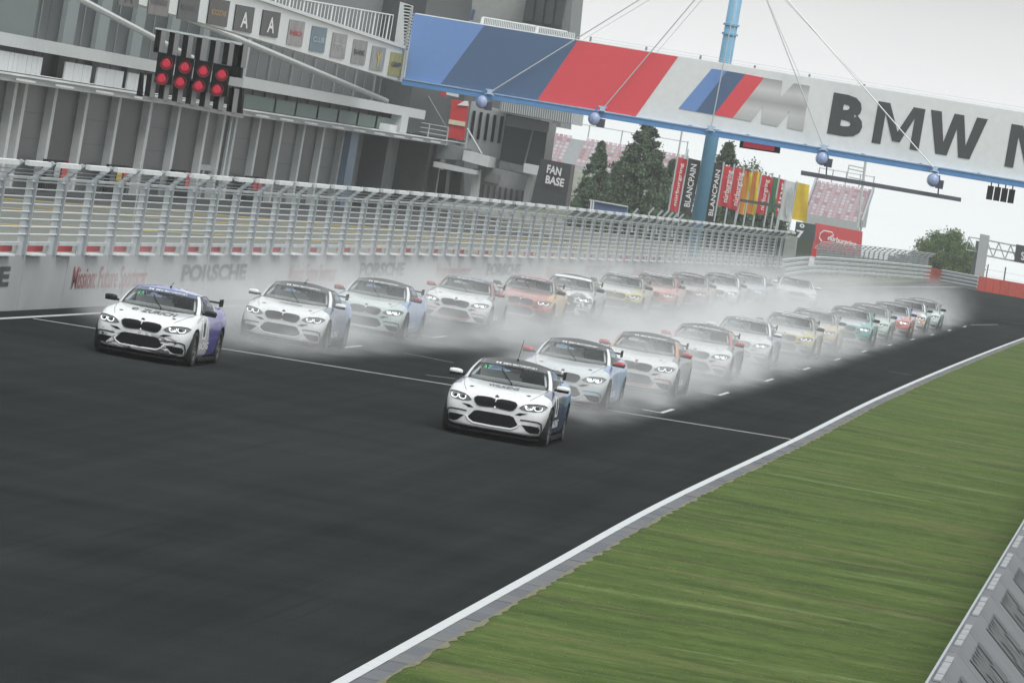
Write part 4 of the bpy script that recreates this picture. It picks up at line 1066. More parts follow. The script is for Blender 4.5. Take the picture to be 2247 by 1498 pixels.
# M emblem
def emb(pts, m_, name='emblem_stripe'): return GA(name, pts, .03, m_, GY-.035)
emb([(1489, 238), (1527, 245), (1595, 156), (1562, 151)], PRT[0]); emb([(1527, 245), (1567, 252), (1636, 163), (1595, 156)], PRT[1]); emb([(1567, 252), (1608, 259), (1677, 171), (1636, 163)], PRT[2])
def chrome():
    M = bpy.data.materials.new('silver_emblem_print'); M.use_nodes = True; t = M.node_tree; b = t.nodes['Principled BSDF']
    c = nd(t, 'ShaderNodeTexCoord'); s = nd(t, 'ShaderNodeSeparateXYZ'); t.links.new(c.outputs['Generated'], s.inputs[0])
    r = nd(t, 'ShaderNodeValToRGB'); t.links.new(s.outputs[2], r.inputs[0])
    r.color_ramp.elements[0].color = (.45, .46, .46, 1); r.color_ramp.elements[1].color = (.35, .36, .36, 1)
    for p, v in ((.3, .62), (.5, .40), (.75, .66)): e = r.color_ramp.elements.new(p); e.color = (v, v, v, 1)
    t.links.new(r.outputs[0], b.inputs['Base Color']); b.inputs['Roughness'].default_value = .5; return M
M_chr = chrome()
mp_ = [(1608, 259), (1648, 267), (1674, 233), (1670, 271), (1706, 278), (1732, 244), (1727, 281), (1762, 288), (1777, 189), (1742, 183), (1713, 213), (1717, 178), (1677, 171)]
P = [onY(x, y, GY-.035)-ga.location for x, y in mp_]; n = len(P)
tri = tessellate_polygon([[Vector((p.x, p.z, 0)) for p in P]])
MB().add(P + [p+Vector((0, .03, 0)) for p in P], [tuple(t_) for t_ in tri] + [(i, (i+1) % n, n+(i+1) % n, n+i) for i in range(n)]).build('emblem_letter', M_chr, ga)
def gl(body, tl, tr, bl, bold): 
    a = onY(*bl, GY-.03)-ga.location; b = onY(*tl, GY-.03)-ga.location; c = onY(*tr, GY-.03)-ga.location
    a.x = b.x  # upright letters
    lettering(body, lambda u, v: a + (b-a)*v + (c-b)*u, M_ink, ga, bold)
PM = [(0, 0), (0, 1), (.25, 1), (.5, .36), (.75, 1), (1, 1), (1, 0), (.81, 0), (.81, .74), (.58, .12), (.42, .12), (.19, .74), (.19, 0)]
PW_ = [(0, 1), (.19, 1), (.305, .30), (.415, 1), (.585, 1), (.695, .30), (.81, 1), (1, 1), (.80, 0), (.60, 0), (.5, .66), (.40, 0), (.20, 0)]
TG['M!'] = (PM, [tuple(t_) for t_ in tessellate_polygon([[Vector((u, v, 0)) for u, v in PM]])])
TG['W!'] = (PW_, [tuple(t_) for t_ in tessellate_polygon([[Vector((u, v, 0)) for u, v in PW_]])])
def glp(key, tl, tr, bl):
    a = onY(*bl, GY-.03)-ga.location; b = onY(*tl, GY-.03)-ga.location; c = onY(*tr, GY-.03)-ga.location; a.x = b.x
    uv, fs = TG[key]; MB().add([a + (b-a)*v + (c-b)*u for u, v in uv], fs).build('lettering', M_ink, ga, recalc=False)
gl('B', (1830, 203), (1903, 216), (1815, 293), .05); glp('M!', (1928, 222), (2031, 240), (1912, 313)); glp('W!', (2043, 241), (2168, 262), (2028, 333)); glp('M!', (2220, 272), (2322, 290), (2203, 365))
# bridge lattice behind the banner, top pins and mesh rail
for k in range(16):
    x = XL + (XR-XL)*k/15
    MB().box(x-L.x-.05, x-L.x+.05, .30, 1.5, zline(x, 0)-.05, zline(x, 1)).build('frame_post', M_blue, ga)
pins = [(1296, 86), (1418, 108), (1537, 127), (1656, 149), (1776, 168), (1896, 190), (2015, 213), (2137, 233)]
for x, y in pins:
    p = onY(x, y, GY+.9)-L; MB().box(p.x-.05, p.x+.05, p.y-.05, p.y+.05, p.z-.5, p.z+.12).build('top_pin', M_mgrey, ga)
a = onY(1300, topy(1300)-12, GY+1.2); b = onY(2247, topy(2247)-11, GY+1.2)
for dz in (0, .14, .28): MB().tube([a-L-Vector((0, 0, dz)), b-L-Vector((0, 0, dz))], .010, 5).build('rail_wire', M_galp, ga)
mb = MB()
for k in range(52):
    x = 1062 + k*3.9
    p = onY(x, topy(x)-15, GY+.8)-L; q = onY(x-2, topy(x), GY+.8)-L
    mb.tube([p, q], .03, 4)
mb.build('mesh_infill', M_offw, ga, kind='stuff')
MB().tube([onY(1060, topy(1060)-17, GY+.8)-L, onY(1245, topy(1245)-15, GY+.8)-L], .04, 6).build('guard_rail', M_white, ga)
for x in (1060, 1180): MB().tube([onY(x, topy(x)-17, GY+.8)-L, onY(x-4, topy(x)+2, GY+.8)-L], .09, 6).build('guard_post', M_white, ga)
# mast
ma = empty('gantry_mast', tuple(onX(1523, 575, -25.6)), 'tall pale blue steel mast carrying the gantry cables', 'mast')
my_ = ma.location.y; ma.location.z = 0
MX = onY(1532, 480, my_).x
MB().tube([(MX-ma.location.x, 0, -.02), (MX-ma.location.x, 0, 19.6)], .38, 20, r1=.33).build('shaft', M_pblue, ma, smooth=True)
for zz in (12.6, 13.1): MB().lathe([(-.05, .30), (-.05, .44), (.05, .44), (.05, .30)], 20, 'z', (MX-ma.location.x, 0, zz)).build('flange', M_pblue, ma)
MB().box(-.9, .9, -.9, .9, 0, .5).build('footing', M_conc, ma)
MB().tube([(MX-ma.location.x, 0, 19.6), (MX-ma.location.x, 0, 20.2)], .42, 16, r1=.1).build('mast_head', M_pblue, ma)
top = Vector((MX, my_, 19.0))
MB().box(MX-ma.location.x-.3, MX-ma.location.x+.3, GY-.7-my_, .3, 17.0, 18.2).build('outrigger', M_pblue, ma)
# stays
hooks = [(1075, 203), (1322, 240), (1560, 283), (1808, 325), (2052, 372)]
for i, (x, y) in enumerate(hooks):
    h = onY(x, y, GY-.45)
    labels = ['cable stay from the mast to the leftmost gantry lamp', 'cable stay from the mast crossing the red banner stripe', 'cable stay running straight down beside the mast', 'cable stay from the mast down past the silver letter', 'cable stay from the mast crossing the black lettering to far right lamp']
    o = empty('cable_stay', tuple(h), labels[i], 'cable', 'cable stays of the gantry')
    tq = Vector((onY(1617, 0, GY-.5).x, GY-.5, 17.6-.25*i)); tt = tq
    MB().tube([(0, 0, 0), tq-h], .034, 6).build('cable', M_cable, o)
    MB().tube([(tq-h)*.34+Vector((.12, 1.6, 0)), tq-h+Vector((.0, 1.6, -.3))], .018, 5).build('rear_cable', M_cable, o)
    q = MB().box(-.12, .12, -.12, .12, -.1, .16); q.tube([(-.22, 0, .14), (.22, 0, -.14)], .035, 6); q.tube([(-.22, 0, -.14), (.22, 0, .14)], .035, 6)
    q.build('clevis', mat('pale_clevis', (.45, .58, .74), .4), o)
    if i == 2: continue
    lampn = ['round gantry lamp at the navy stripe, leftmost', 'round gantry lamp below the red stripe', '', 'round gantry lamp above the left end of the hanging dark bar', 'round gantry lamp over the right end of the hanging dark bar'][i]
    lp = empty('gantry_lamp', (h.x+.02 if i > 1 else h.x-.3, GY-.5, h.z-.55), lampn, 'lamp', 'round lamps under the gantry')
    pr = [(.0, .0), (.0, .18), (-.03, .34), (-.12, .42), (-.25, .44), (-.40, .34), (-.46, .2), (-.5, 0)]
    gm = MB(); gm.lathe([(-t, r) for t, r in pr], 20, 'y', (0, .0, 0)); gm.v = [(x*.66, -y*.8, z*.76) for x, y, z in gm.v]
    gm.build('glass_bowl', mat('lamp_bowl', (.34, .42, .66), .2, noise_amt=.15, scale=5, coat=.5), lp, smooth=True)
    MB().lathe([(-.02, .31), (-.05, .35), (.02, .35)], 20, 'y', (0, -.02, 0)).build('bowl_ring', M_pblue, lp)
    MB().box(.14, .52, -.1, .35, -.38, .06).build('gear_box', mat('gear_navy', (.05, .055, .09), .5), lp)
    MB().tube([(0, .1, .3), (0, .1, .62)], .05, 6).build('hanger', M_blue, lp)
# dark bar hanging under the bridge
hb = empty('hanging_bar', tuple(onY(1930, 405, GY-.3)), 'long dark grey bar hanging below the right half of gantry', 'bar')
slab('bar', qY(GY-.3, (1757, 384), (2108, 443), (2109, 434), (1758, 374)), (0, .3, 0), mat('bar_grey', (.10, .10, .13), .5), hb)
tubeY(hb, 'hanger_rod', [(1813, 384), (1816, 340)], GY-.2, .04, M_dgrey); tubeY(hb, 'hanger_rod', [(2058, 430), (2062, 385)], GY-.2, .04, M_dgrey)
# four black signal panels
sg = empty('signal_panels', tuple(onY(2195, 425, GY-.2)), 'four small black signal panels hanging side by side under the gantry', 'signal')
for k in range(4):
    x = 2163 + k*15.6; y = 437 + k*2.6
    slab('signal_panel', qY(GY-.2, (x, y), (x+13.4, y+2.2), (x+18.4, y-28), (x+5, y-30)), (0, .15, 0), M_black, sg)
    tubeY(sg, 'hanger_rod', [(x+12, y-28), (x+13.5, y-41)], GY-.15, .035, M_black)
# red message board
rb2 = board('message_board', 'small red lit message board under the gantry beside the mast', 'display', [(1622, 324), (1710, 337), (1712, 320), (1625, 303)], GY+.4, .4, M_black)
slab('lit_face', qY(GY+.38, (1630, 322), (1698, 332), (1700, 320), (1632, 309)), (0, .02, 0), mat('red_led_face', (.30, .02, .04), .5, noise_amt=.3, scale=2, emit=(.6, .03, .07), estr=.35), rb2)
# start light cluster over the pit wall
SY = 128.5
sl = empty('start_lights', tuple(onY(415, 160, SY)), 'cluster of eight red start lights on a grey cage with black fins', 'traffic light')
M_sf = mat('cage_grey', (.22, .215, .22), .5)
slab('cage_rail', qY(SY, (340, 64), (530, 100), (531, 94), (341, 60)), (0, .06, 0), M_galp, sl)
slab('cage_rail', qY(SY, (312, 219), (533, 260), (535, 252), (314, 210)), (0, .06, 0), M_sf, sl)
for k in range(7):
    for (yt, yb_, xo) in ((66, 108, 340), (158, 212, 318)):
        x = xo + 2 + k*30; dy = k*5.4
        if yt == 66: pts = [(x-6, yb_+dy+6), (x+4, yb_+dy+8), (x+11, yt+dy), (x+1, yt+dy-2)]
        else: pts = [(x-4, yb_+dy), (x+6, yb_+dy+2), (x+13, yt+dy+4), (x+3, yt+dy+2)]
        slab('black_fin', qY(SY+.03, *pts), (0, .25, 0), M_black, sl)
        pts2 = [(a+12, b+2) for a, b in pts]; slab('cage_bar', qY(SY-.02, *pts2), (0, .05, 0), M_sf, sl)
for k in range(6): 
    x = 503 + k*7.5 if k < 5 else 545
for x, y0_, y1_ in ((508, 96, 168), (522, 98, 170), (505, 190, 245), (523, 192, 248), (303, 158, 210)):
    slab('black_fin', qY(SY+.03, (x-4, y1_), (x+6, y1_+2), (x+13 if y0_ < 120 else x+9, y0_+2), (x+4, y0_)), (0, .25, 0), M_black, sl)
for k in range(4):
    x = 338 + k*40.5; y = 180 + k*8.2
    hs = slab('lamp_housing', qY(SY-.12, (x, y), (x+34, y+6.5), (x+45, y-59), (x+9, y-66)), (0, .22, 0), M_black, sl)
    for r in range(2):
        c = onY(x + 17 + (13-r*11)*.4 + (5 if r == 0 else -1), y - 43 + 33*r + 1.5, SY-.14) - sl.location
        h_ = MB().lathe([(0, 0), (-.01, .07), (0, .105)], 16, 'y', tuple(c)); h_.v = [(c.x + (x-c.x)*(1-.55*max(0, (z-c.z)/.125)), y, z) for x, y, z in h_.v]; h_.build('red_lens', mat('red_start_lamp', (.45, .02, .05), .3, noise_amt=.3, scale=30, emit=(.40, .012, .035), estr=.42), hs, smooth=True)
        MB().lathe([(0, 0), (0, .165)], 16, 'y', tuple(c + Vector((0, .012, -.01)))).build('lens_glow_disc', mat('dim_red_glow', (.16, .012, .02), .4, noise_amt=.2, scale=20), hs)  # dark red disc, the fading lamp glow put into its colour
        v_ = MB().tube([c + Vector((.135*cos(a_), -.07, .135*sin(a_))) for a_ in [radians(q*18) for q in range(0, 11)]], .014, 5)
        v_.build('lamp_hood', M_black, hs)
slab('support_beam', qY(SY+.3, (150, 70), (345, 104), (347, 96), (152, 62)), (0, .1, 0), M_sf, sl) if 0 else None
for x in (336, 516):
    pl = onY(x, 222, SY+.3); MB().tube([pl-sl.location, Vector((pl.x, pl.y, -.02))-sl.location], .02, 8).build('support_leg', M_gal, sl)

# ------------------------------------------------------------------ trees
def leafmat(name, c):
    M = bpy.data.materials.new(name); M.use_nodes = True; t = M.node_tree; b = t.nodes['Principled BSDF']
    co = nd(t, 'ShaderNodeTexCoord'); n = nd(t, 'ShaderNodeTexNoise'); n.inputs['Scale'].default_value = 1.3; n.inputs['Detail'].default_value = 5
    t.links.new(co.outputs['Object'], n.inputs[0])
    cc_ = mixc(t, sstep(t, n.outputs[0], .35, .65), tuple(x*.6 for x in c), tuple(x*1.45 for x in c))
    t.links.new(cc_, b.inputs['Base Color']); b.inputs['Roughness'].default_value = .8; b.inputs['Specular IOR Level'].default_value = .15
    return M
M_bark = mat('bark', (.09, .07, .055), .9, noise_amt=.3, scale=6)
def tree(name, loc, h, w, kind, label, m_, seed, n=5200, leaf=.16, zl=.06, group='trees around the circuit'):
    r = random.Random(seed); t = empty(name, loc, label, 'tree', group)
    tr = MB().tube([(0, 0, -.3), (.05*w, 0, h*.35), (0, .03*w, h*.8)], .035*h, 8, r1=.008*h)
    for i in range(9):
        a = r.uniform(0, 2*pi); z = h*r.uniform(.25, .75); l = w*.4*(1-z/h*.6)
        tr.tube([(0, 0, z), (l*.5*cos(a), l*.5*sin(a), z+l*.25), (l*cos(a), l*sin(a), z+l*.45)], .012*h, 5, r1=.003*h)
    tr.build('trunk', M_bark, t)
    cl = []
    if kind == 'conifer':
        for i in range(230):
            f = r.random()**.8; z = h*(zl+.94*f); rad = w*.5*(1-f)**.75*r.uniform(.55, 1.08); a = r.uniform(0, 2*pi)
            cl.append((rad*cos(a), rad*sin(a), z, .10*w*(1.25-f)))
        for i in range(14): cl.append((r.gauss(0, .02*w), r.gauss(0, .02*w), h*(.86+.13*i/14), .05*w))
    else:
        for i in range(90):
            a = r.uniform(0, 2*pi); ph = acos(r.uniform(-.75, 1)); q = r.uniform(.62, 1.0)
            cl.append((w*.5*q*sin(ph)*cos(a), w*.5*q*sin(ph)*sin(a), h*(.55+.40*q*cos(ph)), .13*w))
    vs = []; fs = []
    n = int(n*2.8); leaf *= .62
    for i in range(n):
        cx, cy, cz, cr = cl[i % len(cl)]
        x, y, z = (r.gauss(0, .5)*cr for _ in range(3)); c = Vector((cx+x, cy+y, cz+z*.8))
        u = Vector((r.gauss(0, 1), r.gauss(0, 1), r.gauss(0, 1))).normalized(); v = u.cross(Vector((r.gauss(0, 1), r.gauss(0, 1), r.gauss(0, 1)))).normalized()
        s = leaf*r.uniform(.6, 1.3); o = len(vs)
        vs += [c-u*s, c+v*s*.6, c+u*s, c-v*s*.6]; fs.append((o, o+1, o+2, o+3))
    MB().add(vs, fs).build('crown', m_, t, recalc=False)
    return t
M_con = leafmat('conifer_needles', (.105, .150, .095)); M_dec = leafmat('broad_leaves', (.10, .155, .055))
def at(px, py, Y): p = onY(px, py, Y); return (p.x, p.y)
def tall(px, pyb, pyt, Y): return onY(px, pyt, Y).z
def tr_(name, px, Y, top_px, w, kind, label, m_, seed, zb=-1.0, **k):
    p = onY(px, top_px, Y); base_ = Vector((p.x, p.y, zb)); tree(name, tuple(base_), p.z-zb, w, kind, label, m_, seed, **k)
tr_('conifer_tree', 1425, 372, 266, 6.4, 'conifer', 'tallest conifer with broad skirt, left of the blue mast', M_con, 1, n=9000, leaf=.17)
tr_('conifer_tree', 1322, 368, 312, 3.6, 'conifer', 'slim grey green conifer right of the FAN BASE board', M_con, 2, n=5000, leaf=.15)
tr_('conifer_tree', 1372, 374, 345, 4.6, 'conifer', 'lower conifer filling the gap between slim and tallest ones', M_con, 3, n=5000, leaf=.16)
tr_('conifer_tree', 1300, 364, 392, 2.6, 'conifer', 'small dark conifer at the foot of the slim one', M_con, 4, n=3000, leaf=.14)
tr_('conifer_tree', 1478, 376, 352, 4.0, 'conifer', 'dark conifer just behind the single red flag', M_con, 5, n=5000, leaf=.15)
tr_('conifer_tree', 1600, 380, 312, 4.8, 'conifer', 'conifer peeking over the flags right of the mast', M_con, 6, n=6000, leaf=.16)
tr_('broadleaf_tree', 1650, 384, 350, 4.0, 'round', 'rounded tree above the red flags', M_con, 7, n=4500, leaf=.15)
tr_('broadleaf_tree', 1690, 380, 430, 3.2, 'round', 'low dark tree behind the lower ends of flags', M_con, 8, n=3500, leaf=.14)
tr_('broadleaf_tree', 1612, 378, 400, 5.0, 'round', 'dark bush massed behind the row of flag poles', M_con, 18, n=5000, leaf=.15)
tr_('broadleaf_tree', 2082, 500, 503, 5.2, 'round', 'round light green tree left of the grey truss pylon', M_dec, 9, n=8000, leaf=.16, zb=-2)
tr_('broadleaf_tree', 2120, 505, 528, 3.6, 'round', 'darker tree touching the grey truss pylon', M_dec, 10, n=4500, leaf=.15, zb=-2)
tr_('broadleaf_tree', 2002, 560, 545, 2.6, 'round', 'tiny distant tree behind the end of far fence', M_con, 11, n=2200, leaf=.14, zb=-4)
tr_('broadleaf_tree', 1968, 560, 553, 2.0, 'round', 'tiniest distant bush over the far fence', M_con, 12, n=1500, leaf=.14, zb=-4)

# ------------------------------------------------------------------ grandstands, seat by seat
def stand(label, px0, px1, py_top0, py_bot0, slope, Y, cols, rows, seed, gap=None):
    g = empty('grandstand', tuple(onY((px0+px1)/2, py_bot0, Y)), label, 'grandstand', 'grandstands beyond the pits')
    L = g.location; r = random.Random(seed)
    a = onY(px0, py_bot0, Y); b = onY(px1, py_bot0+(px1-px0)*slope, Y); t_ = onY(px0, py_top0, Y)
    x0, x1 = a.x, b.x; zb_, zt_ = a.z, t_.z; dh = (zt_-zb_)/rows; sw_ = (x1-x0)/cols
    zz = [Vector((x0, Y, zb_))]
    for i in range(rows):
        z = zb_ + dh*i
        MB().box(x0-L.x, x1-L.x, Y+.7*i-L.y, Y+.7*(i+1)-L.y, zb_-.3-L.z, z+dh*.18-L.z).build('terrace_step', M_lgrey, g)
    ms = [mat('seat_pink', (.60, .42, .46), .5, noise_amt=.03), mat('seat_white', (.64, .56, .60), .5, noise_amt=.03), mat('seat_red', (.50, .28, .32), .5, noise_amt=.03)]
    s0 = MB().box(-sw_*.40, sw_*.40, 0, .35, 0, dh*.12).box(-sw_*.40, sw_*.40, .33, .42, dh*.12, dh*.72).build('seat', ms[0], g)
    first_ = True
    for i in range(rows):
        for c in range(cols):
            if gap and gap[0] <= c < gap[1]: continue
            x = x0 + sw_*(c+.5); z = zb_ + dh*(i+.18)
            o = s0 if first_ else dup(s0, g); first_ = False
            o.location = (x-L.x, Y+.7*i+.1-L.y, z+.004-L.z)
            o.material_slots[0].link = 'OBJECT'; o.material_slots[0].material = ms[0] if (c % 2 == 0) ^ (r.random() < .08) else (ms[1] if r.random() < .75 else ms[2])
    # frame: side rakers, top railing, front wall
    for x in (x0-.1, x1+.1):
        MB().hexa([(x-.08-L.x, Y-L.y, zb_-.6-L.z), (x+.08-L.x, Y-L.y, zb_-.6-L.z), (x+.08-L.x, Y+.7*rows-L.y, zt_-.2-L.z), (x-.08-L.x, Y+.7*rows-L.y, zt_-.2-L.z)],
                  [(x-.08-L.x, Y-L.y, zb_+.3-L.z), (x+.08-L.x, Y-L.y, zb_+.3-L.z), (x+.08-L.x, Y+.7*rows-L.y, zt_+.5-L.z), (x-.08-L.x, Y+.7*rows-L.y, zt_+.5-L.z)]).build('raker', M_gal, g)
    MB().box(x0-L.x, x1-L.x, Y-.3-L.y, Y-.1-L.y, zb_-1.4-L.z, zb_+.1-L.z).build('front_wall', M_lgrey, g)
    for k in range(5):
        x = x0 + (x1-x0)*k/4; MB().tube([(x-L.x, Y+.7*rows-L.y, zt_-L.z), (x-L.x, Y+.7*rows-L.y, zt_+1.1-L.z)], .05, 5).build('rail_post', M_gal, g)
    MB().tube([(x0-L.x, Y+.7*rows-L.y, zt_+1.05-L.z), (x1-L.x, Y+.7*rows-L.y, zt_+1.05-L.z)], .04, 5).build('top_rail', M_galp, g)
    MB().box(x0-L.x+.5, x1-L.x-.5, Y+1-L.y, Y+.7*rows-L.y, -3-L.z, zb_-.35-L.z).build('understructure', M_mgrey, g)
    return g
stand('pink and white seat grandstand behind the red ring board', 1766, 1888, 390, 470, .17, 452, 13, 12, 3)
stand('long pink seat grandstand partly hidden behind conifers', 1190, 1480, 286, 352, .17, 440, 29, 8, 5, gap=(4, 7))
# pale concourse building below the long stand
cb = board('concourse_wall', 'pale concourse wall below the long pink grandstand', 'wall', [(1180, 560), (1500, 560), (1500, 470), (1215, 352)], 438, 1, mat('concourse_beige', (.42, .43, .38), .7))
cb = board('retaining_bank', 'dark green bank behind the flag poles and fence', 'bank', [(1400, 600), (1790, 620), (1790, 520), (1440, 452)], 400, 12, mat('dark_bank', (.06, .08, .055), .9, noise_amt=.3, scale=.8))
tm = empty('lighting_mast', tuple(onY(1885, 520, 440)), 'thin lattice lighting mast rising at the right end of the stand', 'mast')
tubeY(tm, 'pole', [(1881, 500), (1900, 350)], 440, .12, M_galp)
for dy in (0, 8, 26): tubeY(tm, 'cross_arm', [(1862, 362+dy), (1898, 370+dy)], 440, .06, M_galp)
tubeY(tm, 'pole_side', [(1857, 395), (1863, 364)], 440, .05, M_galp)

# ------------------------------------------------------------------ flags
def flag(px, pyb, pyt, Y, w, m_, label, body=None, tm_=None, fy0=0, fy1=.8, group='tall flags on poles behind the fence', script=False, second=None):
    b = onY(px, pyb, Y); t = onY(px, pyt, Y); e_ = empty('flag_pole', (t.x, Y, b.z), label, 'flag', group); h = t.z-b.z
    b.x = t.x
    MB().tube([(0, 0, 0), (0, 0, h)], .055, 8).build('pole', M_galp, e_)
    z1 = h*(1-fy0)-.05; z0 = h*(1-fy1); vs = []; fs = []; N = 10
    r = random.Random(int(px)); ph = r.uniform(0, 6)
    for j in range(N+1):
        for i in range(6):
            u = i/5; v = j/N
            vs.append((.06 + w*u*(1-.10*sin(v*3+ph)), -.02 + .10*sin(u*5+v*4+ph)*u, z0+(z1-z0)*v - .05*u))
    fs = [(j*6+i, j*6+i+1, (j+1)*6+i+1, (j+1)*6+i) for j in range(N) for i in range(5)]
    cl = MB().add(vs, fs).build('cloth', m_, e_, smooth=True, recalc=False)
    if second:
        MB().add([(x, y-.02, z) for x, y, z in vs], [f for k, f in enumerate(fs) if k % 5 >= 3]).build('cloth_band', second, cl, recalc=False)
    if body:
        def f(u, v):  # text runs up the cloth
            x = .10 + w*(.25+.5*(1-v)); z = z0 + (z1-z0)*(.10+.80*u)
            return Vector((x, -.17, z))
        lettering(body, f, tm_ or M_inkw, cl, .01)
    return e_
FY = 345
M_ryl = mat('ring_red_cloth', (.55, .04, .055), .7, noise_amt=.08); M_blk = mat('black_cloth', (.035, .036, .038), .7)
M_wc = mat('white_cloth', (.62, .64, .64), .7); M_yc = mat('yellow_cloth', (.68, .48, .04), .7); M_gc = mat('green_cloth', (.05, .16, .08), .7); M_orc = mat('orange_cloth', (.55, .20, .03), .7)
flag(1499, 470, 275, FY, .55, M_ryl, 'single red flag with white lettering, left of the black flags', 'nürburgring', fy0=.36, fy1=.98)
flag(1510, 480, 342, FY, .75, M_blk, 'black flag with white capital lettering left of the mast', 'BLANCPAIN', fy0=.02, fy1=.9)
flag(1566, 490, 354, FY, .60, M_blk, 'black flag just right of the blue mast', 'BLANCPAIN', fy0=.02, fy1=.98)
flag(1589, 490, 356, FY, .85, M_ryl, 'red flag with white lettering, first right of the mast', 'nürburgring', fy0=.04, fy1=.72)
flag(1612, 495, 360, FY, .85, M_ryl, 'red flag with white lettering, second right of the mast', 'nürburgring', fy0=.04, fy1=.74)
flag(1633, 500, 366, FY, .55, M_orc, 'orange and navy flag with narrow yellow band', None, fy0=.05, fy1=.78, second=M_yc)
flag(1653, 500, 365, FY, .55, M_orc, 'second orange flag, tucked before the third red one', None, fy0=.05, fy1=.78, second=M_yc)
flag(1672, 500, 376, FY, .70, M_ryl, 'third red flag with white lettering, below the message board', 'nürburgring', fy0=.05, fy1=.75)
flag(1696, 502, 380, FY, .55, M_gc, 'dark green flag between the red ones', None, fy0=.05, fy1=.7)
flag(1711, 505, 384, FY, .42, M_ryl, 'narrow red flag next to the white banner flag', 'ring', fy0=.05, fy1=.72)
flag(1724, 510, 394, FY-4, .80, M_wc, 'white banner flag with small dark marks', 'e', M_galp, fy0=.0, fy1=.78)
flag(1749, 512, 398, FY-4, .85, M_yc, 'yellow flag with faded emblem at the right end of row', None, fy0=.0, fy1=.74)
cbm = empty('camera_beam', tuple(onY(1665, 450, 330)), 'dark horizontal beam on thin posts before the orange flags', 'beam')
slab('beam', qY(330, (1623, 442), (1712, 457), (1713, 450), (1624, 436)), (0, .3, 0), mat('beam_green', (.07, .09, .08), .6), cbm)
tubeY(cbm, 'post', [(1611, 500), (1625, 436)], 330.3, .05, M_galp); tubeY(cbm, 'post', [(1700, 510), (1713, 450)], 330.3, .05, M_galp)

# ------------------------------------------------------------------ boards beyond the fence
bb = board('blue_board', 'blue billboard with white stripes at the foot of conifers', 'sign', [(1290, 462), (1376, 478), (1377, 452), (1293, 437)], 345, .4, mat('board_blue', (.10, .16, .33), .6))
for x in (1294, 1299): slab('white_stripe', qY(344.8, (x, 462), (x+3, 462.5), (x+5, 439), (x+2, 438.5)), (0, .1, 0), M_inkw, bb)
slab('top_rim', qY(344.8, (1293, 440), (1377, 455), (1377, 452), (1293, 437)), (0, .3, 0), M_offw, bb)
db = board('dark_board', 'dark board with large white seven and ring mark', 'sign', [(1742, 522), (1786, 530), (1790, 493), (1747, 486)], 372, .5, mat('board_slate', (.055, .075, .08), .6))
txtY(db, '7', (1748, 504), (1764, 507), (1747, 521), 371.8, M_inkw, .04); txtY(db, 'o', (1755, 490), (1766, 492), (1754, 499), 371.8, M_inkw, .04)
rg = board('ring_board', 'large red board with white circuit outline and lettering', 'sign', [(1783, 545), (1888, 562), (1892, 508), (1788, 489)], 378, .6, mat('board_red', (.62, .09, .10), .6, noise_amt=.04))
txtY(rg, 'nürburgring', (1818, 516), (1880, 531), (1816, 530), 377.6, M_inkw, .03)
cp = [(1803, 530), (1798, 522), (1800, 512), (1808, 506), (1816, 508), (1826, 510), (1829, 516), (1822, 520), (1816, 524)]
MB().tube([onY(x, y, 377.75)-rg.location for x, y in cp], .05, 6).build('circuit_outline', M_inkw, rg)
for x in (1800, 1875): MB().tube([onY(x, 545, 378.9)-rg.location, onY(x-12, 620, 378.9)-rg.location], .12, 6).build('leg', M_gal, rg)

# far fence section with overhang
ff = empty('far_catch_fence', tuple(onY(1900, 600, 370)), 'grey catch fence along the outside of the far bend', 'fence')
P0 = onY(1785, 600, 352); fx = [(-22.4, 350), (-21.6, 364), (-20.3, 382), (-18.3, 402)]
fpts = smooth_poly(fx, 6)
import itertools
def along(pl, step):
    out = []; d = 0; nxt = 0
    for (x0, y0), (x1, y1) in zip(pl, pl[1:]):
        l = hypot(x1-x0, y1-y0)
        while nxt <= d + l: f = (nxt-d)/l; out.append((x0+(x1-x0)*f, y0+(y1-y0)*f)); nxt += step
        d += l
    return out
L = ff.location; pf = None
for x, y in along([(-22.8, 344)] + fpts, 2.6):
    if pf is None:
        pf = MB().box(-.05, .05, -.05, .05, -1, 1.7).hexa([(-.05, -.05, 1.7), (.05, -.05, 1.7), (.45, -.05, 2.05), (.37, -.05, 2.1)], [(-.05, .05, 1.7), (.05, .05, 1.7), (.45, .05, 2.05), (.37, .05, 2.1)]).build('post', M_gal, ff); o = pf
    else: o = dup(pf, ff)
    o.location = (x-L.x, y-L.y, -L.z)
pl_ = [(-22.8, 344)] + fpts
M_fmesh = bpy.data.materials.new('fence_gauze'); M_fmesh.use_nodes = True; t = M_fmesh.node_tree; b = t.nodes['Principled BSDF']; b.inputs['Base Color'].default_value = (.40, .43, .45, 1); b.inputs['Alpha'].default_value = .45
for z in [.8 + .15*k for k in range(7)]: MB().tube([(x-L.x, y-L.y, z-L.z) for x, y in pl_], .022, 5).build('wire', M_gal, ff)
for z, dx in ((1.82, .2), (1.95, .3), (2.07, .42)): MB().tube([(x-L.x+dx, y-L.y, z-L.z) for x, y in pl_], .028, 5).build('wire', M_galp, ff)
mb = MB()
for (x0, y0), (x1, y1) in zip(pl_, pl_[1:]): mb.add([(x0-L.x, y0-L.y, .6-L.z), (x1-L.x, y1-L.y, .6-L.z), (x1-L.x, y1-L.y, 1.7-L.z), (x0-L.x, y0-L.y, 1.7-L.z)], [(0, 1, 2, 3)])
mb.build('gauze', M_fmesh, ff, recalc=False)
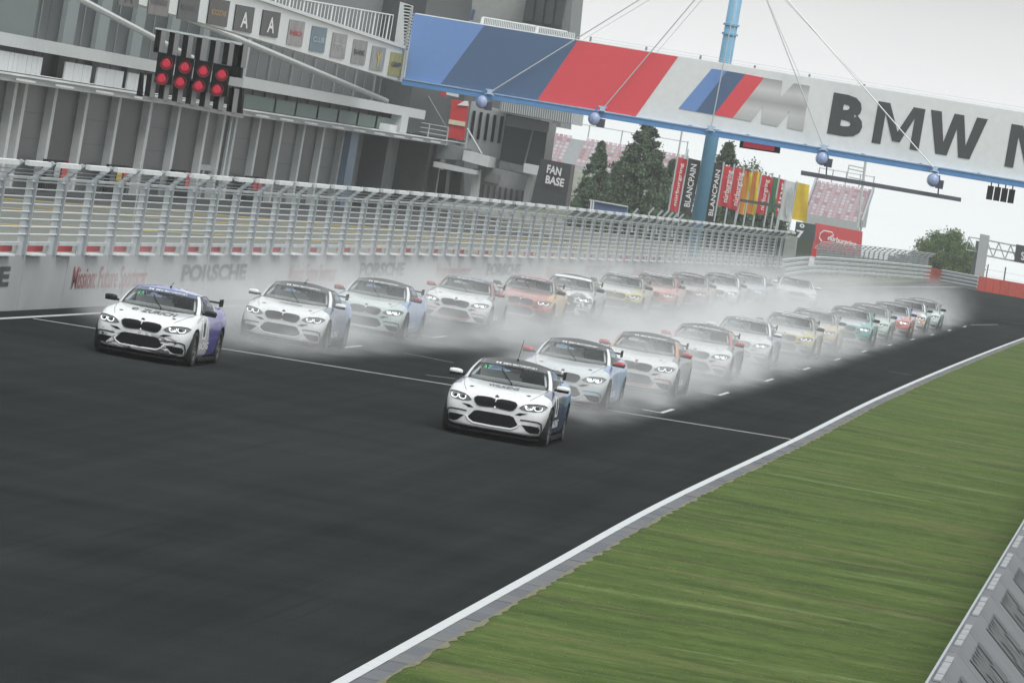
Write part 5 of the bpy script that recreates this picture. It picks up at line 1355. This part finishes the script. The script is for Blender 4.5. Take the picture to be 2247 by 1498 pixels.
# guard rails in front of it
gr = empty('guard_rail', tuple(onY(1900, 610, 365)), 'triple steel guard rail at the foot of the far fence', 'guard rail')
L = gr.location
gp = smooth_poly([(-21.6, 300), (-22.2, 325), (-22.3, 343), (-21.3, 361), (-19.9, 381), (-18.0, 401)], 5)
for z in (.22, .50, .78, 1.06):
    mb = MB(); vs = []
    for x, y in gp: vs += [(x-L.x, y-L.y, z-.09-L.z), (x+.07-L.x, y-L.y, z-.04-L.z), (x+.01-L.x, y-L.y, z-L.z), (x+.07-L.x, y-L.y, z+.04-L.z), (x-L.x, y-L.y, z+.09-L.z)]
    mb.add(vs, [(i*5+k, i*5+k+1, i*5+k+6, i*5+k+5) for i in range(len(gp)-1) for k in range(4)]); mb.build('rail', M_galp, gr, recalc=False)
pf = None
for x, y in along(gp, 3):
    if pf is None: pf = MB().box(-.08, .0, -.06, .06, 0, 1.18).build('post', M_gal, gr); o = pf
    else: o = dup(pf, gr)
    o.location = (x-.06-L.x, y-L.y, -L.z)
# red and white barrier blocks round the outside of the bend
M_tred = mat('barrier_red', (.55, .085, .06), .6, noise_amt=.15, scale=1); M_tw = mat('barrier_white', (.62, .63, .62), .6, noise_amt=.1)
bar = empty('bend_barrier', tuple(onZ(2145, 632)), 'red and white barrier round the outside of the far bend', 'barrier'); L = bar.location
def bseg(name, a, b, h, m_, n):
    a = onZ(*a); b = onZ(*b)
    for k in range(n):
        p = a.lerp(b, k/n); q = a.lerp(b, (k+.97)/n)
        slab(name, [p, q, q+Vector((0, 0, h)), p+Vector((0, 0, h))], (0, .6, 0), m_, bar)
bseg('red_block', (2024, 614), (2062, 622), 1.0, M_tred, 3)
for z in (.25, .5, .75, 1.0):
    a = onZ(2062, 622); b = onZ(2142, 637); a.z = b.z = z; MB().tube([a-L, b-L], .06, 6).build('rail', M_galp, bar)
slab('rail_backing', [onZ(2062, 622)+Vector((0, .3, 0)), onZ(2142, 637)+Vector((0, .3, 0)), onZ(2142, 637)+Vector((0, .3, .95)), onZ(2062, 622)+Vector((0, .3, .95))], (0, .2, 0), M_lgrey, bar)
bseg('red_block', (2143, 637), (2380, 678), 1.05, M_tred, 14)
ft = empty('far_tree_fence', tuple(onY(2200, 600, 440)), 'two thin dark fence posts behind the red barrier', 'fence')
tubeY(ft, 'post', [(2163, 614), (2169, 580)], 430, .05, M_dgrey); tubeY(ft, 'post', [(2202, 622), (2207, 586)], 430, .06, M_dgrey)
for dy in (0, 14): tubeY(ft, 'wire', [(2160, 590+dy), (2250, 606+dy)], 430, .012, M_galp)
# truss pylon and sign bridge
py_ = empty('sign_bridge', tuple(onY(2150, 640, 418)), 'grey pylon with lattice truss and black board, far right', 'gantry')
slab('pylon', qY(418, (2133, 636), (2153, 640), (2171, 517), (2151, 513)), (0, 1.2, 0), M_lgrey, py_)
slab('pylon_side_panel', qY(419.3, (2124, 634), (2134, 636), (2152, 530), (2142, 528)), (0, .5, 0), M_mgrey, py_)  # mid grey panel beside the pylon, set a little further back
for a, b in (((2166, 527), (2260, 545)), ((2160, 560), (2260, 579)), ((2163, 543), (2260, 561))): tubeY(py_, 'chord', [a, b], 418.4, .07, M_gal)
for k in range(6):
    x = 2166 + k*13; tubeY(py_, 'diagonal', [(x, 528+k*2.5 if k % 2 == 0 else 562+k*2.5), (x+13, 564+k*2.5 if k % 2 == 0 else 530+k*2.5)], 418.4, .05, M_gal)
for a, b in (((2126, 520), (2150, 524)), ((2120, 548), (2146, 553)), ((2126, 520), (2120, 548)), ((2126, 520), (2144, 553))): tubeY(py_, 'side_frame', [a, b], 418.4, .05, M_gal)
slab('black_panel', qY(418, (2225, 573), (2275, 582), (2280, 545), (2230, 536)), (0, .3, 0), M_dgrey, py_)
txtY(py_, 'S', (2241, 552), (2249, 554), (2240, 570), 417.8, M_inkw, .02)
# people/marshal post clutter near fence end kept as a small cabinet
mc = empty('marshal_post', tuple(onY(1733, 560, 332)), 'small grey marshal post with red box at the fence end', 'booth')
slab('cabinet', qY(332, (1716, 575), (1740, 579), (1748, 520), (1724, 516)), (0, 1.2, 0), mat('cabinet_grey', (.30, .33, .31), .6), mc)
slab('red_box', qY(331.8, (1779, 562), (1790, 564), (1792, 546), (1781, 544)), (0, .5, 0), M_red, mc)
slab('white_box', qY(331.8, (1773, 582), (1784, 584), (1787, 566), (1776, 564)), (0, .5, 0), M_white, mc)
# posts with cranked heads behind the main fence
for i, (x, y) in enumerate(((1386, 470), (1421, 468), (1440, 474), (1452, 476), (1463, 478), (1474, 480), (1486, 482))):
    o = empty('cranked_post', tuple(onY(x, y+40, 338)), ['cranked grey fence post right of the blue billboard', 'lone cranked grey fence post further right'][i] if i < 2 else 'grey cranked fence post in the tight row left of the mast, %s of five' % ['leftmost', 'second', 'middle', 'fourth', 'rightmost'][i-2], 'fence post', 'cranked posts behind the fence')
    q = [onY(x, y+40, 338)-o.location, onY(x+3, y, 338)-o.location, onY(x+14, y-12, 338)-o.location]; MB().tube(q, .07, 6).build('post', M_galp, o)
# near barrier, bottom right
nb_ = empty('near_barrier', (-1.6, 50, 0), 'grey concrete barrier with dark print at the bottom right', 'wall')
L = nb_.location
y = 20.0
M_nb = mat('near_concrete', (.15, .155, .165), .8, noise_amt=.12, scale=1.5, bump=.2); M_nt = mat('near_cap_block', (.33, .335, .35), .8, noise_amt=.15, scale=2)
cap_ = seg_ = None
while y < 300:
    if seg_ is None:
        seg_ = MB().hexa([(.11, 0, .98), (.11, 2.97, .98), (1.20, 2.97, 0), (1.20, 0, 0)], [(-.01, 0, .98), (-.01, 2.97, .98), (-.01, 2.97, 0), (-.01, 0, 0)]).build('barrier_unit', M_nb, nb_); o = seg_
        cap_ = MB().box(.04, .11, .04, .70, .982, 1.0).build('cap_block', M_nt, nb_); o2 = cap_
    else: o = dup(seg_, nb_)
    o.location = (0, y-50, 0)
    for k in range(4):
        if (y-50+k*.75+1.2) % 4.5 > 3.0 and not (y == 20.0 and k == 0): continue
        c = cap_ if (y == 20.0 and k == 0) else dup(cap_, nb_); c.location = (0, y-50+k*.75, random.uniform(-.004, .004))
    y += 3.0
MB().box(-.012, .012, -40, 250, .70, 1.0).build('edge_rail', M_gal, nb_)
for k in range(26):
    y0_ = 44.6 + k*4.5
    def fnp(u, v, y0_=y0_): q = .10 + .50*(1-v); return Vector((.11 + 1.09*q, y0_ + 2.5*u - 50, .98 - .98*q + .014))
    lettering('PORSCHE', fnp, mat('near_print', (.075, .083, .087), .7, noise_amt=.2), nb_, .085)
# red and dark pit boards standing just inside the garages
for i, (x, y) in enumerate(((128, 322), (262, 348), (398, 368), (560, 372))):
    p = onX(x, y, -44.1); o = empty('pit_board', (p.x, p.y, .05), ['red and dark pit board in the leftmost garage bay', 'red and yellow pit board in the second visible garage bay', 'dim red pit board left of the louvred door', 'dim red pit board right of the louvred door'][i], 'board', 'pit boards in the garages')
    MB().box(-.1, .1, -2.0, 2.0, 0, 1.25).build('cabinet', M_black, o)
    MB().box(.1, .13, -1.9, -.9, .55, 1.2).build('dark_face', M_dgrey, o); MB().box(.1, .13, .9, 1.9, .5, 1.2).build('red_face', M_red, o)
    MB().box(.1, .13, -.5, .5, .6, 1.0).build('centre_face', (M_galp, M_yel, M_dgrey, M_red)[i], o)

# ------------------------------------------------------------------ spray and tyre smoke behind the cars, thin haze over everything
def smoke():
    x0, x1, y0, y1, z0, z1 = -23.0, -8.2, 96.0, 296.0, .02, 3.6
    o = MB().box(x0, x1, y0, y1, z0, z1).build('tyre_smoke', None, kind='stuff')
    tag(o, 'white tyre smoke and spray hanging behind the starting cars', 'smoke')
    o.data.materials.clear()
    M = bpy.data.materials.new('tyre_smoke'); M.use_nodes = True; t = M.node_tree; t.nodes.remove(t.nodes['Principled BSDF'])
    out = t.nodes['Material Output']; pv = nd(t, 'ShaderNodeVolumePrincipled'); pv.inputs['Color'].default_value = (.995, 1, 1, 1); pv.inputs['Anisotropy'].default_value = -.35
    c = nd(t, 'ShaderNodeTexCoord'); s = nd(t, 'ShaderNodeSeparateXYZ'); t.links.new(c.outputs['Object'], s.inputs[0]); X, Y, Z = s.outputs
    def noise_(scale, st, det=3):
        mp = nd(t, 'ShaderNodeMapping'); mp.inputs['Scale'].default_value = st; t.links.new(c.outputs['Object'], mp.inputs[0])
        n = nd(t, 'ShaderNodeTexNoise'); n.inputs['Scale'].default_value = scale; n.inputs['Detail'].default_value = det; t.links.new(mp.outputs[0], n.inputs[0]); return n.outputs[0]
    n1 = noise_(.42, (1, .30, 1.1), 2.5); n2 = noise_(1.3, (.9, .5, 1.6), 1.0)
    wob = math_(t, 'MULTIPLY_ADD', n1, 2.2, -1.1)
    def lane(xc, ys, w0, gl_, gr_, ramp):
        d = math_(t, 'SUBTRACT', Y, ys)
        g = math_(t, 'MINIMUM', math_(t, 'MAXIMUM', d, 0.0), 60.0)
        dx = math_(t, 'ADD', math_(t, 'SUBTRACT', X, xc), math_(t, 'MULTIPLY', wob, .55))
        wl = math_(t, 'MULTIPLY_ADD', g, gl_, w0); wr = math_(t, 'MULTIPLY_ADD', g, gr_, w0)
        left = sstep(t, math_(t, 'ADD', dx, wl), -.9, .5)
        right = sstep(t, math_(t, 'SUBTRACT', wr, dx), -.7, .6)
        start = sstep(t, math_(t, 'ADD', d, math_(t, 'MULTIPLY', wob, 1.2)), -1.0, ramp)
        return math_(t, 'MULTIPLY', math_(t, 'MULTIPLY', left, right), start)
    A = lane(-11.2, 99.2, .70, .06, .014, 7.0)
    B = lane(-18.5, 102.6, 1.0, .25, .05, 15.0)
    f = math_(t, 'MAXIMUM', A, B)
    # height of the cloud grows with distance behind the leaders
    top = math_(t, 'MULTIPLY_ADD', math_(t, 'SUBTRACT', Y, 100.0), .004, 1.75); top = math_(t, 'MINIMUM', top, 2.3)
    top = math_(t, 'ADD', top, math_(t, 'MULTIPLY', wob, .35))
    h = math_(t, 'SUBTRACT', 1.0, math_(t, 'DIVIDE', Z, top), clamp=True); h = math_(t, 'POWER', h, 1.45)
    near = math_(t, 'MULTIPLY_ADD', sstep(t, Y, 104.0, 185.0), -.23, .38); near = math_(t, 'MULTIPLY_ADD', sstep(t, Y, 185.0, 250.0), -.03, near)
    near = math_(t, 'MULTIPLY', near, math_(t, 'MULTIPLY_ADD', sstep(t, X, -14.5, -17.5), -.42, 1.0))
    tex = sstep(t, n1, .32, .66)
    tex = math_(t, 'MULTIPLY', math_(t, 'MULTIPLY_ADD', tex, .9, .12), math_(t, 'MULTIPLY_ADD', sstep(t, n2, .30, .68), 1.1, .45))
    edge = math_(t, 'MULTIPLY', sstep(t, X, -9.0, -10.6), sstep(t, Y, 288.0, 245.0))
    edge = math_(t, 'MULTIPLY', edge, sstep(t, X, -22.98, -22.2))
    dns = math_(t, 'MULTIPLY', math_(t, 'MULTIPLY', math_(t, 'MULTIPLY', f, h), math_(t, 'MULTIPLY', tex, edge)), near)
    t.links.new(dns, pv.inputs['Density']); t.links.new(pv.outputs[0], out.inputs['Volume'])
    try: M.cycles.volume_step_rate = .35
    except Exception: pass
    M.cycles.volume_sampling = 'DISTANCE'
    o.data.materials.append(M); return o
smoke()
hz = MB().box(-140, 60, -5, 640, -130, 24.5).build('haze', None, kind='stuff')
hz.data.materials.clear()
M = bpy.data.materials.new('thin_haze'); M.use_nodes = True; t = M.node_tree; t.nodes.remove(t.nodes['Principled BSDF'])
pv = nd(t, 'ShaderNodeVolumePrincipled'); pv.inputs['Color'].default_value = (.985, 1, 1, 1); pv.inputs['Density'].default_value = .00026
t.links.new(pv.outputs[0], t.nodes['Material Output'].inputs['Volume']); hz.data.materials.append(M)
